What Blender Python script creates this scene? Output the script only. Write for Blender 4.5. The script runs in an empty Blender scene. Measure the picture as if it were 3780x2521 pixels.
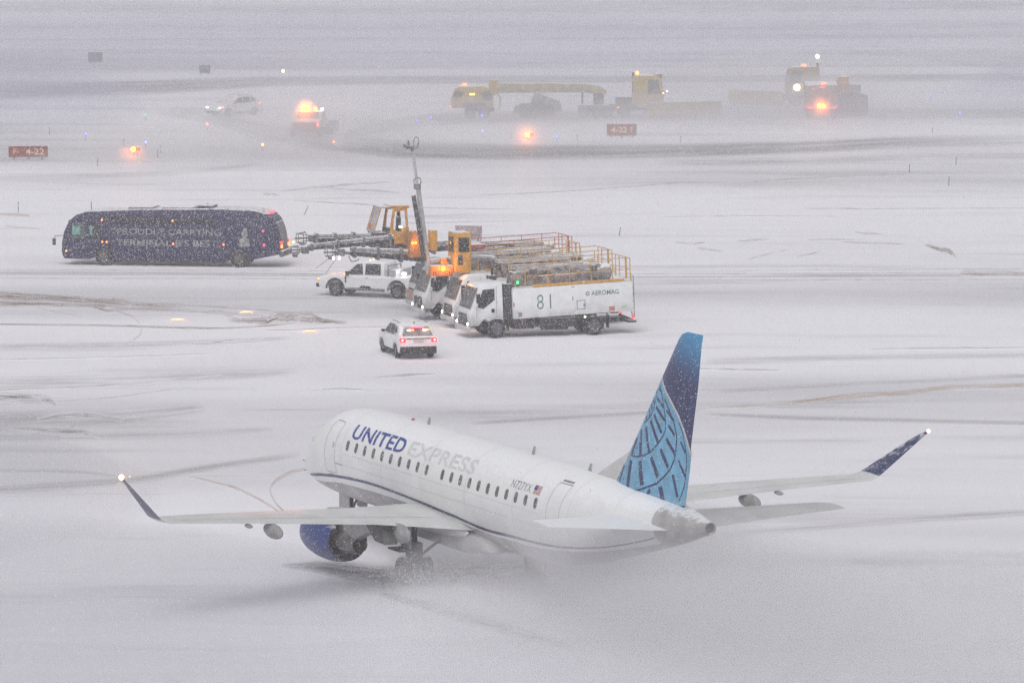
import bpy, bmesh, math, random
import numpy as np
from mathutils import Vector, Matrix

S = bpy.context.scene
COL = S.collection
R = math.radians
random.seed(7)
RNG = np.random.default_rng(11)

# ------------------------------------------------------------------ camera, sky, sun, exposure
cam = bpy.data.cameras.new('Camera')
cam.lens = 171.45; cam.sensor_width = 36.0; cam.clip_start = 1.0; cam.clip_end = 6000.0
cam_o = bpy.data.objects.new('Camera', cam); COL.objects.link(cam_o)
cam_o.location = (0, 0, 25.08); cam_o.rotation_euler = (R(90 - 6.045), 0, 0)
S.camera = cam_o

SUN_EL, SUN_AZ = 52.0, 195.0
W = bpy.data.worlds.new('World'); S.world = W; W.use_nodes = True
wn = W.node_tree; bg = wn.nodes['Background']
sky = wn.nodes.new('ShaderNodeTexSky'); sky.sky_type = 'NISHITA'; sky.sun_disc = False
sky.sun_elevation = R(SUN_EL); sky.sun_rotation = R(SUN_AZ); sky.dust_density = 4.0; sky.air_density = 1.0
hsv = wn.nodes.new('ShaderNodeHueSaturation'); hsv.inputs['Saturation'].default_value = 0.10
wn.links.new(sky.outputs[0], hsv.inputs['Color']); wn.links.new(hsv.outputs[0], bg.inputs[0])
bg.inputs[1].default_value = 0.145
sun = bpy.data.lights.new('Sun', 'SUN'); sun.energy = 0.5; sun.angle = R(40); sun.color = (1.0, 0.95, 0.97)
sun_o = bpy.data.objects.new('Sun', sun); COL.objects.link(sun_o)
sun_o.rotation_euler = (R(90 - SUN_EL), 0, R(180 - SUN_AZ))
S.view_settings.view_transform = 'Standard'; S.view_settings.look = 'None'
S.view_settings.gamma = 1.0; S.view_settings.use_curve_mapping = False
S.view_settings.exposure = -0.16
S.cycles.volume_bounces = 2; S.cycles.max_bounces = 5; S.cycles.diffuse_bounces = 3; S.cycles.glossy_bounces = 2; S.cycles.transparent_max_bounces = 24
S.cycles.sample_clamp_indirect = 4.0; S.cycles.use_adaptive_sampling = True; S.cycles.adaptive_threshold = .01; S.cycles.adaptive_min_samples = 16
S.cycles.volume_step_rate = 1.0; S.cycles.volume_max_steps = 256
S.cycles.use_denoising = True; S.cycles.denoising_prefilter = 'NONE'

# ------------------------------------------------------------------ materials
def srgb(r, g, b):
    f = lambda c: c/12.92 if c <= .04045 else ((c+.055)/1.055)**2.4
    return (f(r/255), f(g/255), f(b/255))
MC = {}
def M(name, col, rough=.6, metal=0., snow=0., vary=.06, scale=3., emit=0.):
    """painted / plastic / metal surface with fine wear and snow lying where faces look up"""
    if name in MC: return MC[name]
    m = bpy.data.materials.new(name); m.use_nodes = True; MC[name] = m
    nt = m.node_tree; N = nt.nodes; L = nt.links; p = N['Principled BSDF']
    p.inputs['Roughness'].default_value = rough; p.inputs['Metallic'].default_value = metal
    p.inputs['Specular IOR Level'].default_value = .35
    tc = N.new('ShaderNodeTexCoord')
    nz = N.new('ShaderNodeTexNoise'); nz.inputs['Scale'].default_value = scale; nz.inputs['Detail'].default_value = 5
    L.new(tc.outputs['Object'], nz.inputs['Vector'])
    mr = N.new('ShaderNodeMapRange'); mr.inputs['From Min'].default_value = .3; mr.inputs['From Max'].default_value = .7
    mr.inputs['To Min'].default_value = 1-vary*2; mr.inputs['To Max'].default_value = 1+vary
    L.new(nz.outputs['Fac'], mr.inputs['Value'])
    mx = N.new('ShaderNodeMix'); mx.data_type = 'RGBA'; mx.blend_type = 'MULTIPLY'; mx.inputs[0].default_value = 1
    mx.inputs[6].default_value = (*col, 1); L.new(mr.outputs[0], mx.inputs[7])
    out = mx.outputs[2]
    if snow > 0:
        ge = N.new('ShaderNodeNewGeometry'); sx = N.new('ShaderNodeSeparateXYZ'); L.new(ge.outputs['Normal'], sx.inputs[0])
        n2 = N.new('ShaderNodeTexNoise'); n2.inputs['Scale'].default_value = 5; n2.inputs['Detail'].default_value = 6
        L.new(tc.outputs['Object'], n2.inputs['Vector'])
        ad = N.new('ShaderNodeMath'); ad.operation = 'MULTIPLY_ADD'; ad.inputs[1].default_value = .9; L.new(n2.outputs['Fac'], ad.inputs[0]); L.new(sx.outputs['Z'], ad.inputs[2])
        rp = N.new('ShaderNodeMapRange'); rp.inputs['From Min'].default_value = 1.25-snow*.75; rp.inputs['From Max'].default_value = 1.55-snow*.75
        L.new(ad.outputs[0], rp.inputs['Value'])
        m2 = N.new('ShaderNodeMix'); m2.data_type = 'RGBA'; L.new(rp.outputs[0], m2.inputs[0]); L.new(out, m2.inputs[6]); m2.inputs[7].default_value = (.80, .81, .84, 1)
        out = m2.outputs[2]
        bp = N.new('ShaderNodeBump'); bp.inputs['Strength'].default_value = .25; bp.inputs['Distance'].default_value = .02
        L.new(n2.outputs['Fac'], bp.inputs['Height']); L.new(bp.outputs[0], p.inputs['Normal'])
    L.new(out, p.inputs['Base Color'])
    return m
def EM(name, col, strength):
    if name in MC: return MC[name]
    m = bpy.data.materials.new(name); m.use_nodes = True; MC[name] = m
    nt = m.node_tree; p = nt.nodes['Principled BSDF']
    p.inputs['Base Color'].default_value = (*[min(c, .8) for c in col], 1)
    p.inputs['Emission Color'].default_value = (*col, 1); p.inputs['Emission Strength'].default_value = strength
    return m

# ------------------------------------------------------------------ mesh helpers
class MB:
    """collects shapes and links them as one mesh object"""
    def __init__(s): s.v = []; s.f = []; s.sm = []
    def add(s, vs, fs, smooth=False):
        o = len(s.v); s.v += [tuple(v) for v in vs]; s.f += [tuple(i+o for i in f) for f in fs]; s.sm += [smooth]*len(fs); return s
    def box(s, x0, x1, y0, y1, z0, z1):
        v = [(x, y, z) for x in (x0, x1) for y in (y0, y1) for z in (z0, z1)]
        return s.add(v, [(0,1,3,2),(4,6,7,5),(0,4,5,1),(2,3,7,6),(0,2,6,4),(1,5,7,3)])
    def prism(s, prof, y0, y1, bev=0., seg=2, taper=None, axis='y'):
        """polygon (x,z) pushed from y0 to y1; edges rounded by bev"""
        bm = bmesh.new(); n = len(prof)
        a = [bm.verts.new((x, y0, z)) for x, z in prof]; b = [bm.verts.new((x, y1, z)) for x, z in prof]
        bm.faces.new(a); bm.faces.new(b[::-1])
        for i in range(n): bm.faces.new((a[i], b[i], b[(i+1) % n], a[(i+1) % n]))
        bmesh.ops.recalc_face_normals(bm, faces=bm.faces)
        if bev > 0: bmesh.ops.bevel(bm, geom=list(bm.edges), offset=bev, segments=seg, profile=.5, affect='EDGES', clamp_overlap=True)
        bm.verts.ensure_lookup_table(); bm.verts.index_update()
        vs = [tuple(v.co) for v in bm.verts]
        if taper: vs = [taper(*v) for v in vs]
        if axis == 'z': vs = [(x, z, y) for x, y, z in vs]
        if axis == 'x': vs = [(y, x, z) for x, y, z in vs]
        s.add(vs, [[v.index for v in f.verts] for f in bm.faces], bev > 0)
        bm.free(); return s
    def rbox(s, x0, x1, y0, y1, z0, z1, bev=.04, seg=2):
        return s.prism([(x0, z0), (x1, z0), (x1, z1), (x0, z1)], y0, y1, bev, seg)
    def tube(s, pts, r, n=8, r2=None, caps=True):
        pts = [Vector(p) for p in pts]; k = len(pts); rings = []
        for i, p in enumerate(pts):
            d = (pts[min(i+1, k-1)]-pts[max(i-1, 0)]).normalized()
            up = Vector((0, 0, 1)) if abs(d.z) < .95 else Vector((1, 0, 0))
            a = d.cross(up).normalized(); b = a.cross(d)
            rr = r if r2 is None else r+(r2-r)*i/(k-1)
            rings.append([p+a*math.cos(2*math.pi*j/n)*rr+b*math.sin(2*math.pi*j/n)*rr for j in range(n)])
        vs = [v for q in rings for v in q]
        fs = [(i*n+j, i*n+(j+1) % n, (i+1)*n+(j+1) % n, (i+1)*n+j) for i in range(k-1) for j in range(n)]
        if caps: fs += [tuple(range(n))[::-1], tuple((k-1)*n+j for j in range(n))]
        return s.add(vs, fs, n > 5)
    def lathe(s, prof, origin=(0,0,0), axis='x', n=24, a0=0, a1=360):
        """profile (t along axis, r)"""
        full = abs(a1-a0) >= 360; m = n if full else n+1; vs = []; k = len(prof)
        for t, r in prof:
            for j in range(m):
                a = R(a0+(a1-a0)*j/n); c, d = r*math.cos(a), r*math.sin(a)
                v = {'x': (t, c, d), 'y': (c, t, d), 'z': (c, d, t)}[axis]
                vs.append((v[0]+origin[0], v[1]+origin[1], v[2]+origin[2]))
        fs = []
        for i in range(k-1):
            for j in range(n):
                j2 = (j+1) % m
                fs.append((i*m+j, i*m+j2, (i+1)*m+j2, (i+1)*m+j))
        return s.add(vs, fs, True)
    def disc(s, c, r, axis='y', n=20, r2=None):
        vs = []
        for j in range(n):
            a = 2*math.pi*j/n; p, q = r*math.cos(a), (r2 or r)*math.sin(a)
            o = {'x': (0, p, q), 'y': (p, 0, q), 'z': (p, q, 0)}[axis]
            vs.append((c[0]+o[0], c[1]+o[1], c[2]+o[2]))
        return s.add(vs, [tuple(range(n))])
    def ball(s, c, r, n=10, m=6, sc=(1,1,1)):
        vs = [(c[0], c[1], c[2]+r*sc[2])]
        for i in range(1, m):
            t = math.pi*i/m
            vs += [(c[0]+r*sc[0]*math.sin(t)*math.cos(2*math.pi*j/n), c[1]+r*sc[1]*math.sin(t)*math.sin(2*math.pi*j/n), c[2]+r*sc[2]*math.cos(t)) for j in range(n)]
        vs.append((c[0], c[1], c[2]-r*sc[2])); e = len(vs)-1
        fs = [(0, 1+j, 1+(j+1) % n) for j in range(n)]
        for i in range(m-2): fs += [(1+i*n+j, 1+(i+1)*n+j, 1+(i+1)*n+(j+1) % n, 1+i*n+(j+1) % n) for j in range(n)]
        fs += [(e, 1+(m-2)*n+(j+1) % n, 1+(m-2)*n+j) for j in range(n)]
        return s.add(vs, fs, True)
    def quad(s, a, b, c, d): return s.add([a, b, c, d], [(0,1,2,3)])
    def build(s, name, mat, parent=None, fix=True):
        me = bpy.data.meshes.new(name); me.from_pydata(s.v, [], s.f)
        if fix:
            bm = bmesh.new(); bm.from_mesh(me); bmesh.ops.recalc_face_normals(bm, faces=bm.faces); bm.to_mesh(me); bm.free()
        if len(s.sm) == len(me.polygons): me.polygons.foreach_set('use_smooth', s.sm)
        if any(s.sm): me.set_sharp_from_angle(angle=R(40))
        if mat: me.materials.append(mat)
        o = bpy.data.objects.new(name, me); COL.objects.link(o)
        if parent: o.parent = parent
        return o

def tag(o, label, cat, group=None, kind=None):
    if label: o['label'] = label
    if cat: o['category'] = cat
    if group: o['group'] = group
    if kind: o['kind'] = kind
    return o
def thing(name, label, cat, loc, deg=0., group=None):
    o = bpy.data.objects.new(name, None); COL.objects.link(o); o.empty_display_size = .5
    o.location = (loc[0], loc[1], loc[2] if len(loc) > 2 else 0); o.rotation_euler = (0, 0, R(deg))
    return tag(o, label, cat, group)
KIDS = {}
def copy_tree(root, loc, deg, label):
    bpy.context.view_layer.update()
    r = root.copy(); COL.objects.link(r); r.location = (loc[0], loc[1], loc[2] if len(loc) > 2 else 0); r.rotation_euler = (0, 0, R(deg)); r['label'] = label
    def rec(src, dst):
        for ch in list(src.children):
            c = ch.copy(); COL.objects.link(c); c.parent = dst; c.matrix_parent_inverse = ch.matrix_parent_inverse.copy(); rec(ch, c)
    rec(root, r); return r
def lamp(name, kind, loc, col, power, parent=None, size=.1, aim=None, cone=60):
    l = bpy.data.lights.new(name, kind); l.energy = power; l.color = col; l.shadow_soft_size = size
    if kind == 'SPOT': l.spot_size = R(cone); l.spot_blend = .8
    o = bpy.data.objects.new(name, l); COL.objects.link(o); o.location = loc
    if parent: o.parent = parent
    if aim is not None: o.rotation_euler = Vector(aim).to_track_quat('-Z', 'Y').to_euler()
    return o

def aim_cam(loc, deg):
    """direction, in a thing's own axes, of a lamp beam turned towards the terminal window"""
    d = Vector((-loc[0], -loc[1], 25.08-loc[2])); return Matrix.Rotation(-R(deg), 3, 'Z') @ d

# flat lettering: 2-D triangles of a string, scaled to width 1 and cap height 1
TXT = {}
def letters(txt, bold=0., spacing=1.):
    key = (txt, bold, spacing)
    if key not in TXT:
        cu = bpy.data.curves.new('lettering', 'FONT'); cu.body = txt; cu.size = 1; cu.offset = bold; cu.space_character = spacing; cu.resolution_u = 3
        o = bpy.data.objects.new('lettering', cu); COL.objects.link(o)
        dg = bpy.context.evaluated_depsgraph_get(); dg.update()
        me = bpy.data.meshes.new_from_object(o.evaluated_get(dg))
        v = np.array([q.co[:2] for q in me.vertices]); f = [tuple(p.vertices) for p in me.polygons]
        bpy.data.objects.remove(o); bpy.data.curves.remove(cu); bpy.data.meshes.remove(me)
        TXT[key] = ((v-v.min(0))/(v.max(0)-v.min(0)), f)
    return TXT[key]
def text_on(name, txt, fn, mat, parent, bold=0., cuts=0, spacing=1.):
    """fn maps (u, v) in 0..1 to a point"""
    v, f = letters(txt, bold, spacing)
    bm = bmesh.new(); vs = [bm.verts.new((a, b, 0)) for a, b in v]
    for q in f:
        try: bm.faces.new([vs[i] for i in q])
        except ValueError: pass
    for i in range(1, cuts+1):
        bmesh.ops.bisect_plane(bm, geom=bm.verts[:]+bm.edges[:]+bm.faces[:], plane_co=(0, i/(cuts+1), 0), plane_no=(0, 1, 0))
    bm.verts.index_update()
    mb = MB().add([fn(q.co.x, q.co.y) for q in bm.verts], [[q.index for q in g.verts] for g in bm.faces]); bm.free()
    return mb.build(name, mat, parent, fix=False)

def wheel(parent, x, y, r, w, rim_r=None, side=1, name='wheel', rimcol='rim_grey'):
    """tyre with tread shoulders, rim as its sub-part; side is the outer side (+1 / -1)"""
    rr = rim_r or r*.58; h = w/2
    t = MB().lathe([(-h*.75, rr), (-h, rr*1.1), (-h, r*.9), (-h*.7, r*.985), (-h*.25, r), (h*.25, r), (h*.7, r*.985), (h, r*.9), (h, rr*1.1), (h*.75, rr)], (x, y, r), 'y', 24)
    t = t.build(name, M('tyre_rubber', (.018, .018, .02), .85, vary=.3, snow=.12), parent)
    o = side*h
    k = MB().lathe([(o*.3, rr*1.01), (o*.8, rr*.96), (o*.55, rr*.8), (o*.6, rr*.35), (o*.95, rr*.3), (o*.95, .01)], (x, y, r), 'y', 20)
    for i in range(5):
        a = 2*math.pi*i/5; k.ball((x+rr*.55*math.cos(a), y+o*.75, r+rr*.55*math.sin(a)), rr*.09, 6, 4)
    k.build('rim', M(rimcol, (.13, .13, .14) if rimcol == 'rim_grey' else (.5, .5, .52), .45, .5, snow=.1), t)
    return t

WHITE = M('white_paint', (.74, .745, .75), .35, snow=.35, vary=.04)
GLASS = M('dark_glass', (.02, .024, .028), .12, vary=.1)
BLACK = M('black_plastic', (.02, .02, .022), .6, snow=.18, vary=.2)
CHASSIS = M('dirty_chassis', (.035, .033, .034), .8, snow=.22, vary=.35)
GREY = M('grey_metal', (.17, .17, .18), .5, .3, snow=.35, vary=.2)
LIGHTGREY = M('light_grey_metal', (.42, .42, .44), .5, .2, snow=.4, vary=.12)
YELLOW = M('yellow_paint', (.60, .30, .025), .5, snow=.2, vary=.12)
ORANGE = M('orange_paint', (.62, .20, .02), .5, snow=.2, vary=.15)
RED = M('red_paint', (.42, .04, .04), .5, snow=.25, vary=.15)

# ------------------------------------------------------------------ ground
def sheet_mat(name, base, dark, k):
    m = bpy.data.materials.new(name); m.use_nodes = True; nt = m.node_tree; N = nt.nodes; L = nt.links; p = N['Principled BSDF']
    p.inputs['Roughness'].default_value = .9; p.inputs['Specular IOR Level'].default_value = .1
    tc = N.new('ShaderNodeTexCoord')
    def noise(sx, sy, sc, det, rot=0.):
        mp = N.new('ShaderNodeMapping'); mp.inputs['Scale'].default_value = (sx, sy, 1); mp.inputs['Rotation'].default_value = (0, 0, rot)
        L.new(tc.outputs['Object'], mp.inputs[0])
        n = N.new('ShaderNodeTexNoise'); n.inputs['Scale'].default_value = sc; n.inputs['Detail'].default_value = det; n.inputs['Roughness'].default_value = .62
        L.new(mp.outputs[0], n.inputs['Vector']); return n.outputs['Fac']
    def rng(v, a, b, lo, hi):
        q = N.new('ShaderNodeMapRange'); q.interpolation_type = 'SMOOTHSTEP'
        for nme, val in (('From Min', a), ('From Max', b), ('To Min', lo), ('To Max', hi)): q.inputs[nme].default_value = val
        L.new(v, q.inputs['Value']); return q.outputs[0]
    def mul(a, b):
        q = N.new('ShaderNodeMath'); q.operation = 'MULTIPLY'; L.new(a, q.inputs[0]); L.new(b, q.inputs[1]); return q.outputs[0]
    big = rng(noise(.35, 1, .018, 4, .04), .42, .70, 0, .75)            # wide wind-scoured areas
    drift = rng(noise(.22, 1, .16, 6, -.05), .52, .78, 0, .8)             # drift streaks
    fine = rng(noise(.12, 1, .9, 5, .06), .56, .80, 0, .75)              # thin scour lines
    patch = rng(noise(.5, 1, .05, 3), .45, .62, 0, 1)
    f = N.new('ShaderNodeMath'); f.operation = 'MULTIPLY_ADD'; L.new(mul(fine, patch), f.inputs[0]); f.inputs[1].default_value = .8; L.new(drift, f.inputs[2])
    f2 = N.new('ShaderNodeMath'); f2.operation = 'ADD'; L.new(f.outputs[0], f2.inputs[0]); L.new(big, f2.inputs[1])
    sc = N.new('ShaderNodeMath'); sc.operation = 'MULTIPLY'; sc.use_clamp = True; L.new(f2.outputs[0], sc.inputs[0]); sc.inputs[1].default_value = k
    mx = N.new('ShaderNodeMix'); mx.data_type = 'RGBA'; L.new(sc.outputs[0], mx.inputs[0]); mx.inputs[6].default_value = (*base, 1); mx.inputs[7].default_value = (*dark, 1)
    L.new(mx.outputs[2], p.inputs['Base Color'])
    bp = N.new('ShaderNodeBump'); bp.inputs['Strength'].default_value = .55; bp.inputs['Distance'].default_value = .15
    L.new(noise(.4, 1, .7, 6), bp.inputs['Height']); L.new(bp.outputs[0], p.inputs['Normal'])
    return m
SNOW = ((.82, .81, .86), (.45, .445, .47), 1.0)
gm = MB()
nx, ny = 60, 90
gv = [(-800+1600*i/nx, -250+1500*j/ny, 0.) for j in range(ny+1) for i in range(nx+1)]
gm.add(gv, [(j*(nx+1)+i, j*(nx+1)+i+1, (j+1)*(nx+1)+i+1, (j+1)*(nx+1)+i) for j in range(ny) for i in range(nx)])
ground = gm.build('snow_ground', sheet_mat('wind_blown_snow', *SNOW))
ground['kind'] = 'structure'

def slush_mat(name, col, alpha, edge=.45, lo=.35, hi=.65, stretch=.10):
    """the snow of the ground itself, dirtied along the strip"""
    m = sheet_mat(name, *SNOW); nt = m.node_tree; N = nt.nodes; L = nt.links; p = N['Principled BSDF']
    snow = p.inputs['Base Color'].links[0].from_socket
    uv = N.new('ShaderNodeUVMap'); sx = N.new('ShaderNodeSeparateXYZ'); L.new(uv.outputs[0], sx.inputs[0])
    mp = N.new('ShaderNodeMapping'); mp.inputs['Scale'].default_value = (stretch, 2.2, 1); L.new(uv.outputs[0], mp.inputs[0])
    n1 = N.new('ShaderNodeTexNoise'); n1.inputs['Scale'].default_value = 1.6; n1.inputs['Detail'].default_value = 7; n1.inputs['Roughness'].default_value = .68; L.new(mp.outputs[0], n1.inputs['Vector'])
    ab = N.new('ShaderNodeMath'); ab.operation = 'ABSOLUTE'; L.new(sx.outputs['Y'], ab.inputs[0])
    ed = N.new('ShaderNodeMapRange'); ed.interpolation_type = 'SMOOTHSTEP'
    ed.inputs['From Min'].default_value = 1; ed.inputs['From Max'].default_value = edge; L.new(ab.outputs[0], ed.inputs['Value'])
    nr = N.new('ShaderNodeMapRange'); nr.interpolation_type = 'SMOOTHSTEP'; nr.inputs['From Min'].default_value = lo; nr.inputs['From Max'].default_value = hi
    L.new(n1.outputs['Fac'], nr.inputs['Value'])
    at = N.new('ShaderNodeAttribute'); at.attribute_name = 'fade'
    a = None
    for src in (ed.outputs[0], nr.outputs[0], at.outputs['Fac']):
        if a is None: a = src; continue
        q = N.new('ShaderNodeMath'); q.operation = 'MULTIPLY'; L.new(a, q.inputs[0]); L.new(src, q.inputs[1]); a = q.outputs[0]
    q = N.new('ShaderNodeMath'); q.operation = 'MULTIPLY'; q.use_clamp = True; L.new(a, q.inputs[0]); q.inputs[1].default_value = alpha
    mx = N.new('ShaderNodeMix'); mx.data_type = 'RGBA'; L.new(q.outputs[0], mx.inputs[0]); L.new(snow, mx.inputs[6]); mx.inputs[7].default_value = (*col, 1)
    L.new(mx.outputs[2], p.inputs['Base Color'])
    return m
LAYER = [0]
def ribbons(name, mat, strips):
    """each strip: list of ((x1,y1),(x2,y2)) edge pairs; a thin sheet of packed slush"""
    vs = []; fs = []; uvs = []; fade = []
    for st in strips:
        LAYER[0] += 1; z = .004+.0003*LAYER[0]; o = len(vs); u = 0.; k = len(st)
        off = random.uniform(0, 500)
        for i, (a, b) in enumerate(st):
            if i:
                pa, pb = st[i-1]; u += math.hypot((a[0]+b[0]-pa[0]-pb[0])/2, (a[1]+b[1]-pa[1]-pb[1])/2)
            t = i/(k-1); e = min(1, min(t, 1-t)/.12); sunk = i in (0, k-1)
            for q in (0, .04, .5, .96, 1):                       # rims sink into the snow
                vs.append((a[0]+(b[0]-a[0])*q, a[1]+(b[1]-a[1])*q, -.01 if q in (0, 1) or sunk else z)); uvs.append((u+off, 1-2*q)); fade.append(e)
        for i in range(k-1):
            p = o+i*5; fs += [(p+j, p+j+5, p+j+6, p+j+1) for j in range(4)]
    me = bpy.data.meshes.new(name); me.from_pydata(vs, [], fs); me.materials.append(mat)
    ul = me.uv_layers.new(name='UVMap'); li = np.empty(len(me.loops), np.int32); me.loops.foreach_get('vertex_index', li)
    ul.data.foreach_set('uv', np.array(uvs, np.float32)[li].ravel())
    at = me.attributes.new('fade', 'FLOAT', 'POINT'); at.data.foreach_set('value', np.array(fade, np.float32))
    o = bpy.data.objects.new(name, me); COL.objects.link(o); o['kind'] = 'structure'; return o

ROAD = slush_mat('swept_road_slush', (.16, .156, .165), .85, .40, .20, .60, .06)
SHADE = slush_mat('shaded_wet_pavement', (.055, .053, .058), .9, .0, .30, .66, .5)  # shadow under the jet and gear painted into the strips, with some bared pavement
DIRT = slush_mat('grey_slush', (.23, .22, .23), .62, .1, .22, .64)
FAINT = slush_mat('thin_grey_slush', (.25, .245, .262), .68, .0, .32, .70)
BROWN = slush_mat('brown_slush', (.20, .135, .105), 1.0, .15, .36, .60, .25)
TAN = slush_mat('sandy_slush', (.42, .31, .22), .95, .3, .38, .60, .2)
LINE = slush_mat('wheel_track', (.18, .17, .175), 1.0, .1, .40, .64, .45)
def spline(txt, rag=0., sub=9):
    P = np.array([[float(q) for q in p.split(',')] for p in txt.split(';')]); n = len(P); out = []
    for i in range(n-1):
        p0, p1, p2, p3 = P[max(i-1, 0)], P[i], P[i+1], P[min(i+2, n-1)]
        for k in range(sub+(i == n-2)):
            t = k/sub; q = .5*(2*p1+(p2-p0)*t+(2*p0-5*p1+4*p2-p3)*t*t+(3*p1-p0-3*p2+p3)*t**3); out.append(((q[0], q[1]), (q[2], q[3])))
    # ragged rims: each side wanders on its own
    w = [np.convolve(RNG.normal(size=len(out)+6), np.ones(4)/2, 'same')[3:-3] for _ in (0, 1)]; res = []
    for i, (a, b) in enumerate(out):
        d = (b[0]-a[0], b[1]-a[1]); p, q = rag*w[0][i], rag*w[1][i]
        res.append(((a[0]+d[0]*p, a[1]+d[1]*p), (b[0]+d[0]*q, b[1]+d[1]*q)))
    return res
ribbons('thin_slush', FAINT, [spline(t, 0.) for t in ('-70.3,549.0,-67.0,522.5;-28.5,554.4,-27.2,529.4;6.1,546.9,5.8,524.4;72.0,558.8,68.3,529.4',
    '-81.0,633.0,-75.9,593.0;-15.3,624.6,-14.5,590.5;82.7,641.7,77.4,600.6',
    '-56.6,441.2,-55.2,430.4;-35.9,439.2,-34.9,427.1;-25.2,429.7,-24.6,420.7',
    '10.7,369.2,10.4,356.9;20.7,370.6,20.0,358.3;31.0,375.1,30.1,363.4;48.8,377.6,47.4,366.7',
    '-45.3,352.4,-44.2,343.8;-27.9,355.6,-27.1,345.9;-18.2,365.3,-17.9,359.7',
    '-24.6,190.2,-24.3,187.8;-17.7,189.6,-17.5,187.8;-14.8,187.3,-14.7,186.1',
    '9.0,230.2,8.8,225.7;15.1,231.3,14.8,227.5;30.3,233.4,29.7,229.2',
    '9.1,216.8,8.9,214.2;14.3,219.4,14.1,216.7;29.3,225.8,28.9,222.6',
    '-28.7,222.4,-27.6,213.8;-17.6,224.2,-17.0,216.5;-9.7,226.0,-9.5,221.7',
    '-27.1,209.8,-25.6,197.8;-18.2,211.4,-17.3,200.7;-13.3,212.2,-13.0,207.4',
    '-25.9,200.4,-25.4,196.7;-15.9,201.8,-15.6,198.1;-9.8,203.3,-9.7,200.9',
    '-30.4,236.0,-29.8,231.3;-17.6,237.8,-17.3,233.4;-10.7,239.7,-10.6,237.2',
    '7.2,172.7,7.1,170.1;13.1,176.1,12.9,173.2;23.5,180.7,23.1,177.7',
    '-88.4,690.4,-83.5,652.1;1.5,680.4,1.4,643.1;90.7,704.2,85.6,664.4',
    '-65.3,509.2,-63.7,496.6;-12.6,513.0,-12.3,500.2;66.9,518.6,65.2,505.6',
    '-74.2,579.6,-72.4,565.6;-3.9,583.2,-3.8,566.7;76.1,590.5,73.9,573.7',)])
ribbons('taxiway', ROAD, [spline('-62.1,484.6,-56.2,437.8;-38.0,485.5,-35.2,449.7;-23.5,491.4,-22.3,466.9;-3.3,492.3,-3.2,472.4;23.1,493.2,22.2,474.8;64.4,499.3,61.8,478.9')])
ribbons('taxiway', ROAD, [spline('-33.2,439.8,-32.0,423.9;-27.1,435.7,-25.4,407.9;-22.4,420.1,-20.8,389.7;-17.3,407.3,-16.1,377.6;-12.7,398.6,-11.8,370.1;-7.9,390.8,-7.4,365.3;0.8,386.5,0.8,364.4;11.2,387.0,10.6,365.8;21.8,390.3,20.7,370.6;32.8,396.9,31.2,377.6;51.7,400.3,49.4,382.8')])
ribbons('taxiway', ROAD, [spline('-14.5,390.8,-14.1,380.2;-13.0,409.1,-12.4,389.7;-9.6,422.0,-9.1,400.3;-4.8,430.4,-4.6,407.9;4.8,432.4,4.6,410.8;20.4,435.7,19.4,413.9;56.2,435.1,53.7,415.7')])
ribbons('swept_lane', DIRT, [spline('-35.5,275.7,-35.0,271.6;-19.1,274.9,-18.8,270.9;-10.5,273.9,-10.3,270.2;6.7,271.8,6.6,269.7;20.2,273.1,20.0,270.5;35.5,273.9,35.0,270.2')])
ribbons('swept_lane', DIRT, [spline('-23.7,183.5,-23.3,180.3;-15.6,187.3,-15.3,183.8;-12.5,190.8,-12.3,187.7;-8.4,195.4,-8.2,192.7')])
ribbons('swept_lane', DIRT, [spline('-1.9,205.0,-1.9,202.9;1.4,206.5,1.4,204.7;5.1,208.4,5.1,206.5;8.2,209.5,8.1,207.9')])
ribbons('swept_lane', DIRT, [spline('8.1,208.0,8.1,206.8;11.7,207.4,11.5,205.0;17.1,206.2,16.9,203.8;26.6,204.4,26.3,202.3')])
ribbons('shaded_patch', SHADE, [spline(t, 0.) for t in ('-8.0,164.9,-7.9,163.9;-6.5,166.0,-6.4,162.1;-4.7,165.2,-4.6,159.8;-3.2,163.2,-3.1,159.4',  # dark strips where the jet and its gear shade the ground
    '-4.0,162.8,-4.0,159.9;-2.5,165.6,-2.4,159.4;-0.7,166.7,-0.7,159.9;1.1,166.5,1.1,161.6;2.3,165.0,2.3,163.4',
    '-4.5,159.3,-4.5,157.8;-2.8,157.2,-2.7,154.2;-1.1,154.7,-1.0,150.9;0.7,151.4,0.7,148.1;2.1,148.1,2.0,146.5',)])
ribbons('brown_track', BROWN, [spline(t, .10) for t in ('-33.7,262.1,-33.1,257.2;-24.0,261.1,-23.5,255.3;-20.3,258.2,-19.9,253.0;-17.1,255.8,-17.0,253.5',
    '-33.3,258.4,-32.9,255.6;-24.6,257.4,-24.2,253.2;-21.0,255.6,-20.7,251.4;-18.5,252.8,-18.4,250.9',
    '-21.6,254.2,-21.4,252.3;-17.6,253.5,-17.5,251.2;-13.9,251.4,-13.7,248.7;-10.6,248.5,-10.5,246.7',
    '-14.6,248.5,-14.5,245.8;-12.9,250.0,-12.6,243.9;-11.7,252.3,-11.3,244.8;-9.7,248.9,-9.5,244.1;-8.3,246.5,-8.3,244.8',
    '-31.7,246.2,-31.6,245.1;-21.9,245.2,-21.8,243.9;-17.0,244.2,-16.9,242.7;-13.5,244.1,-13.4,242.8;-10.6,247.2,-10.5,245.8',
    '25.2,274.5,25.0,271.8;27.0,275.5,26.6,270.7;35.8,276.6,35.1,270.7',
    '24.8,292.6,24.7,291.4;25.5,291.7,25.1,287.5;26.1,288.1,25.7,284.0;25.9,283.8,25.8,282.4',)])
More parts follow.
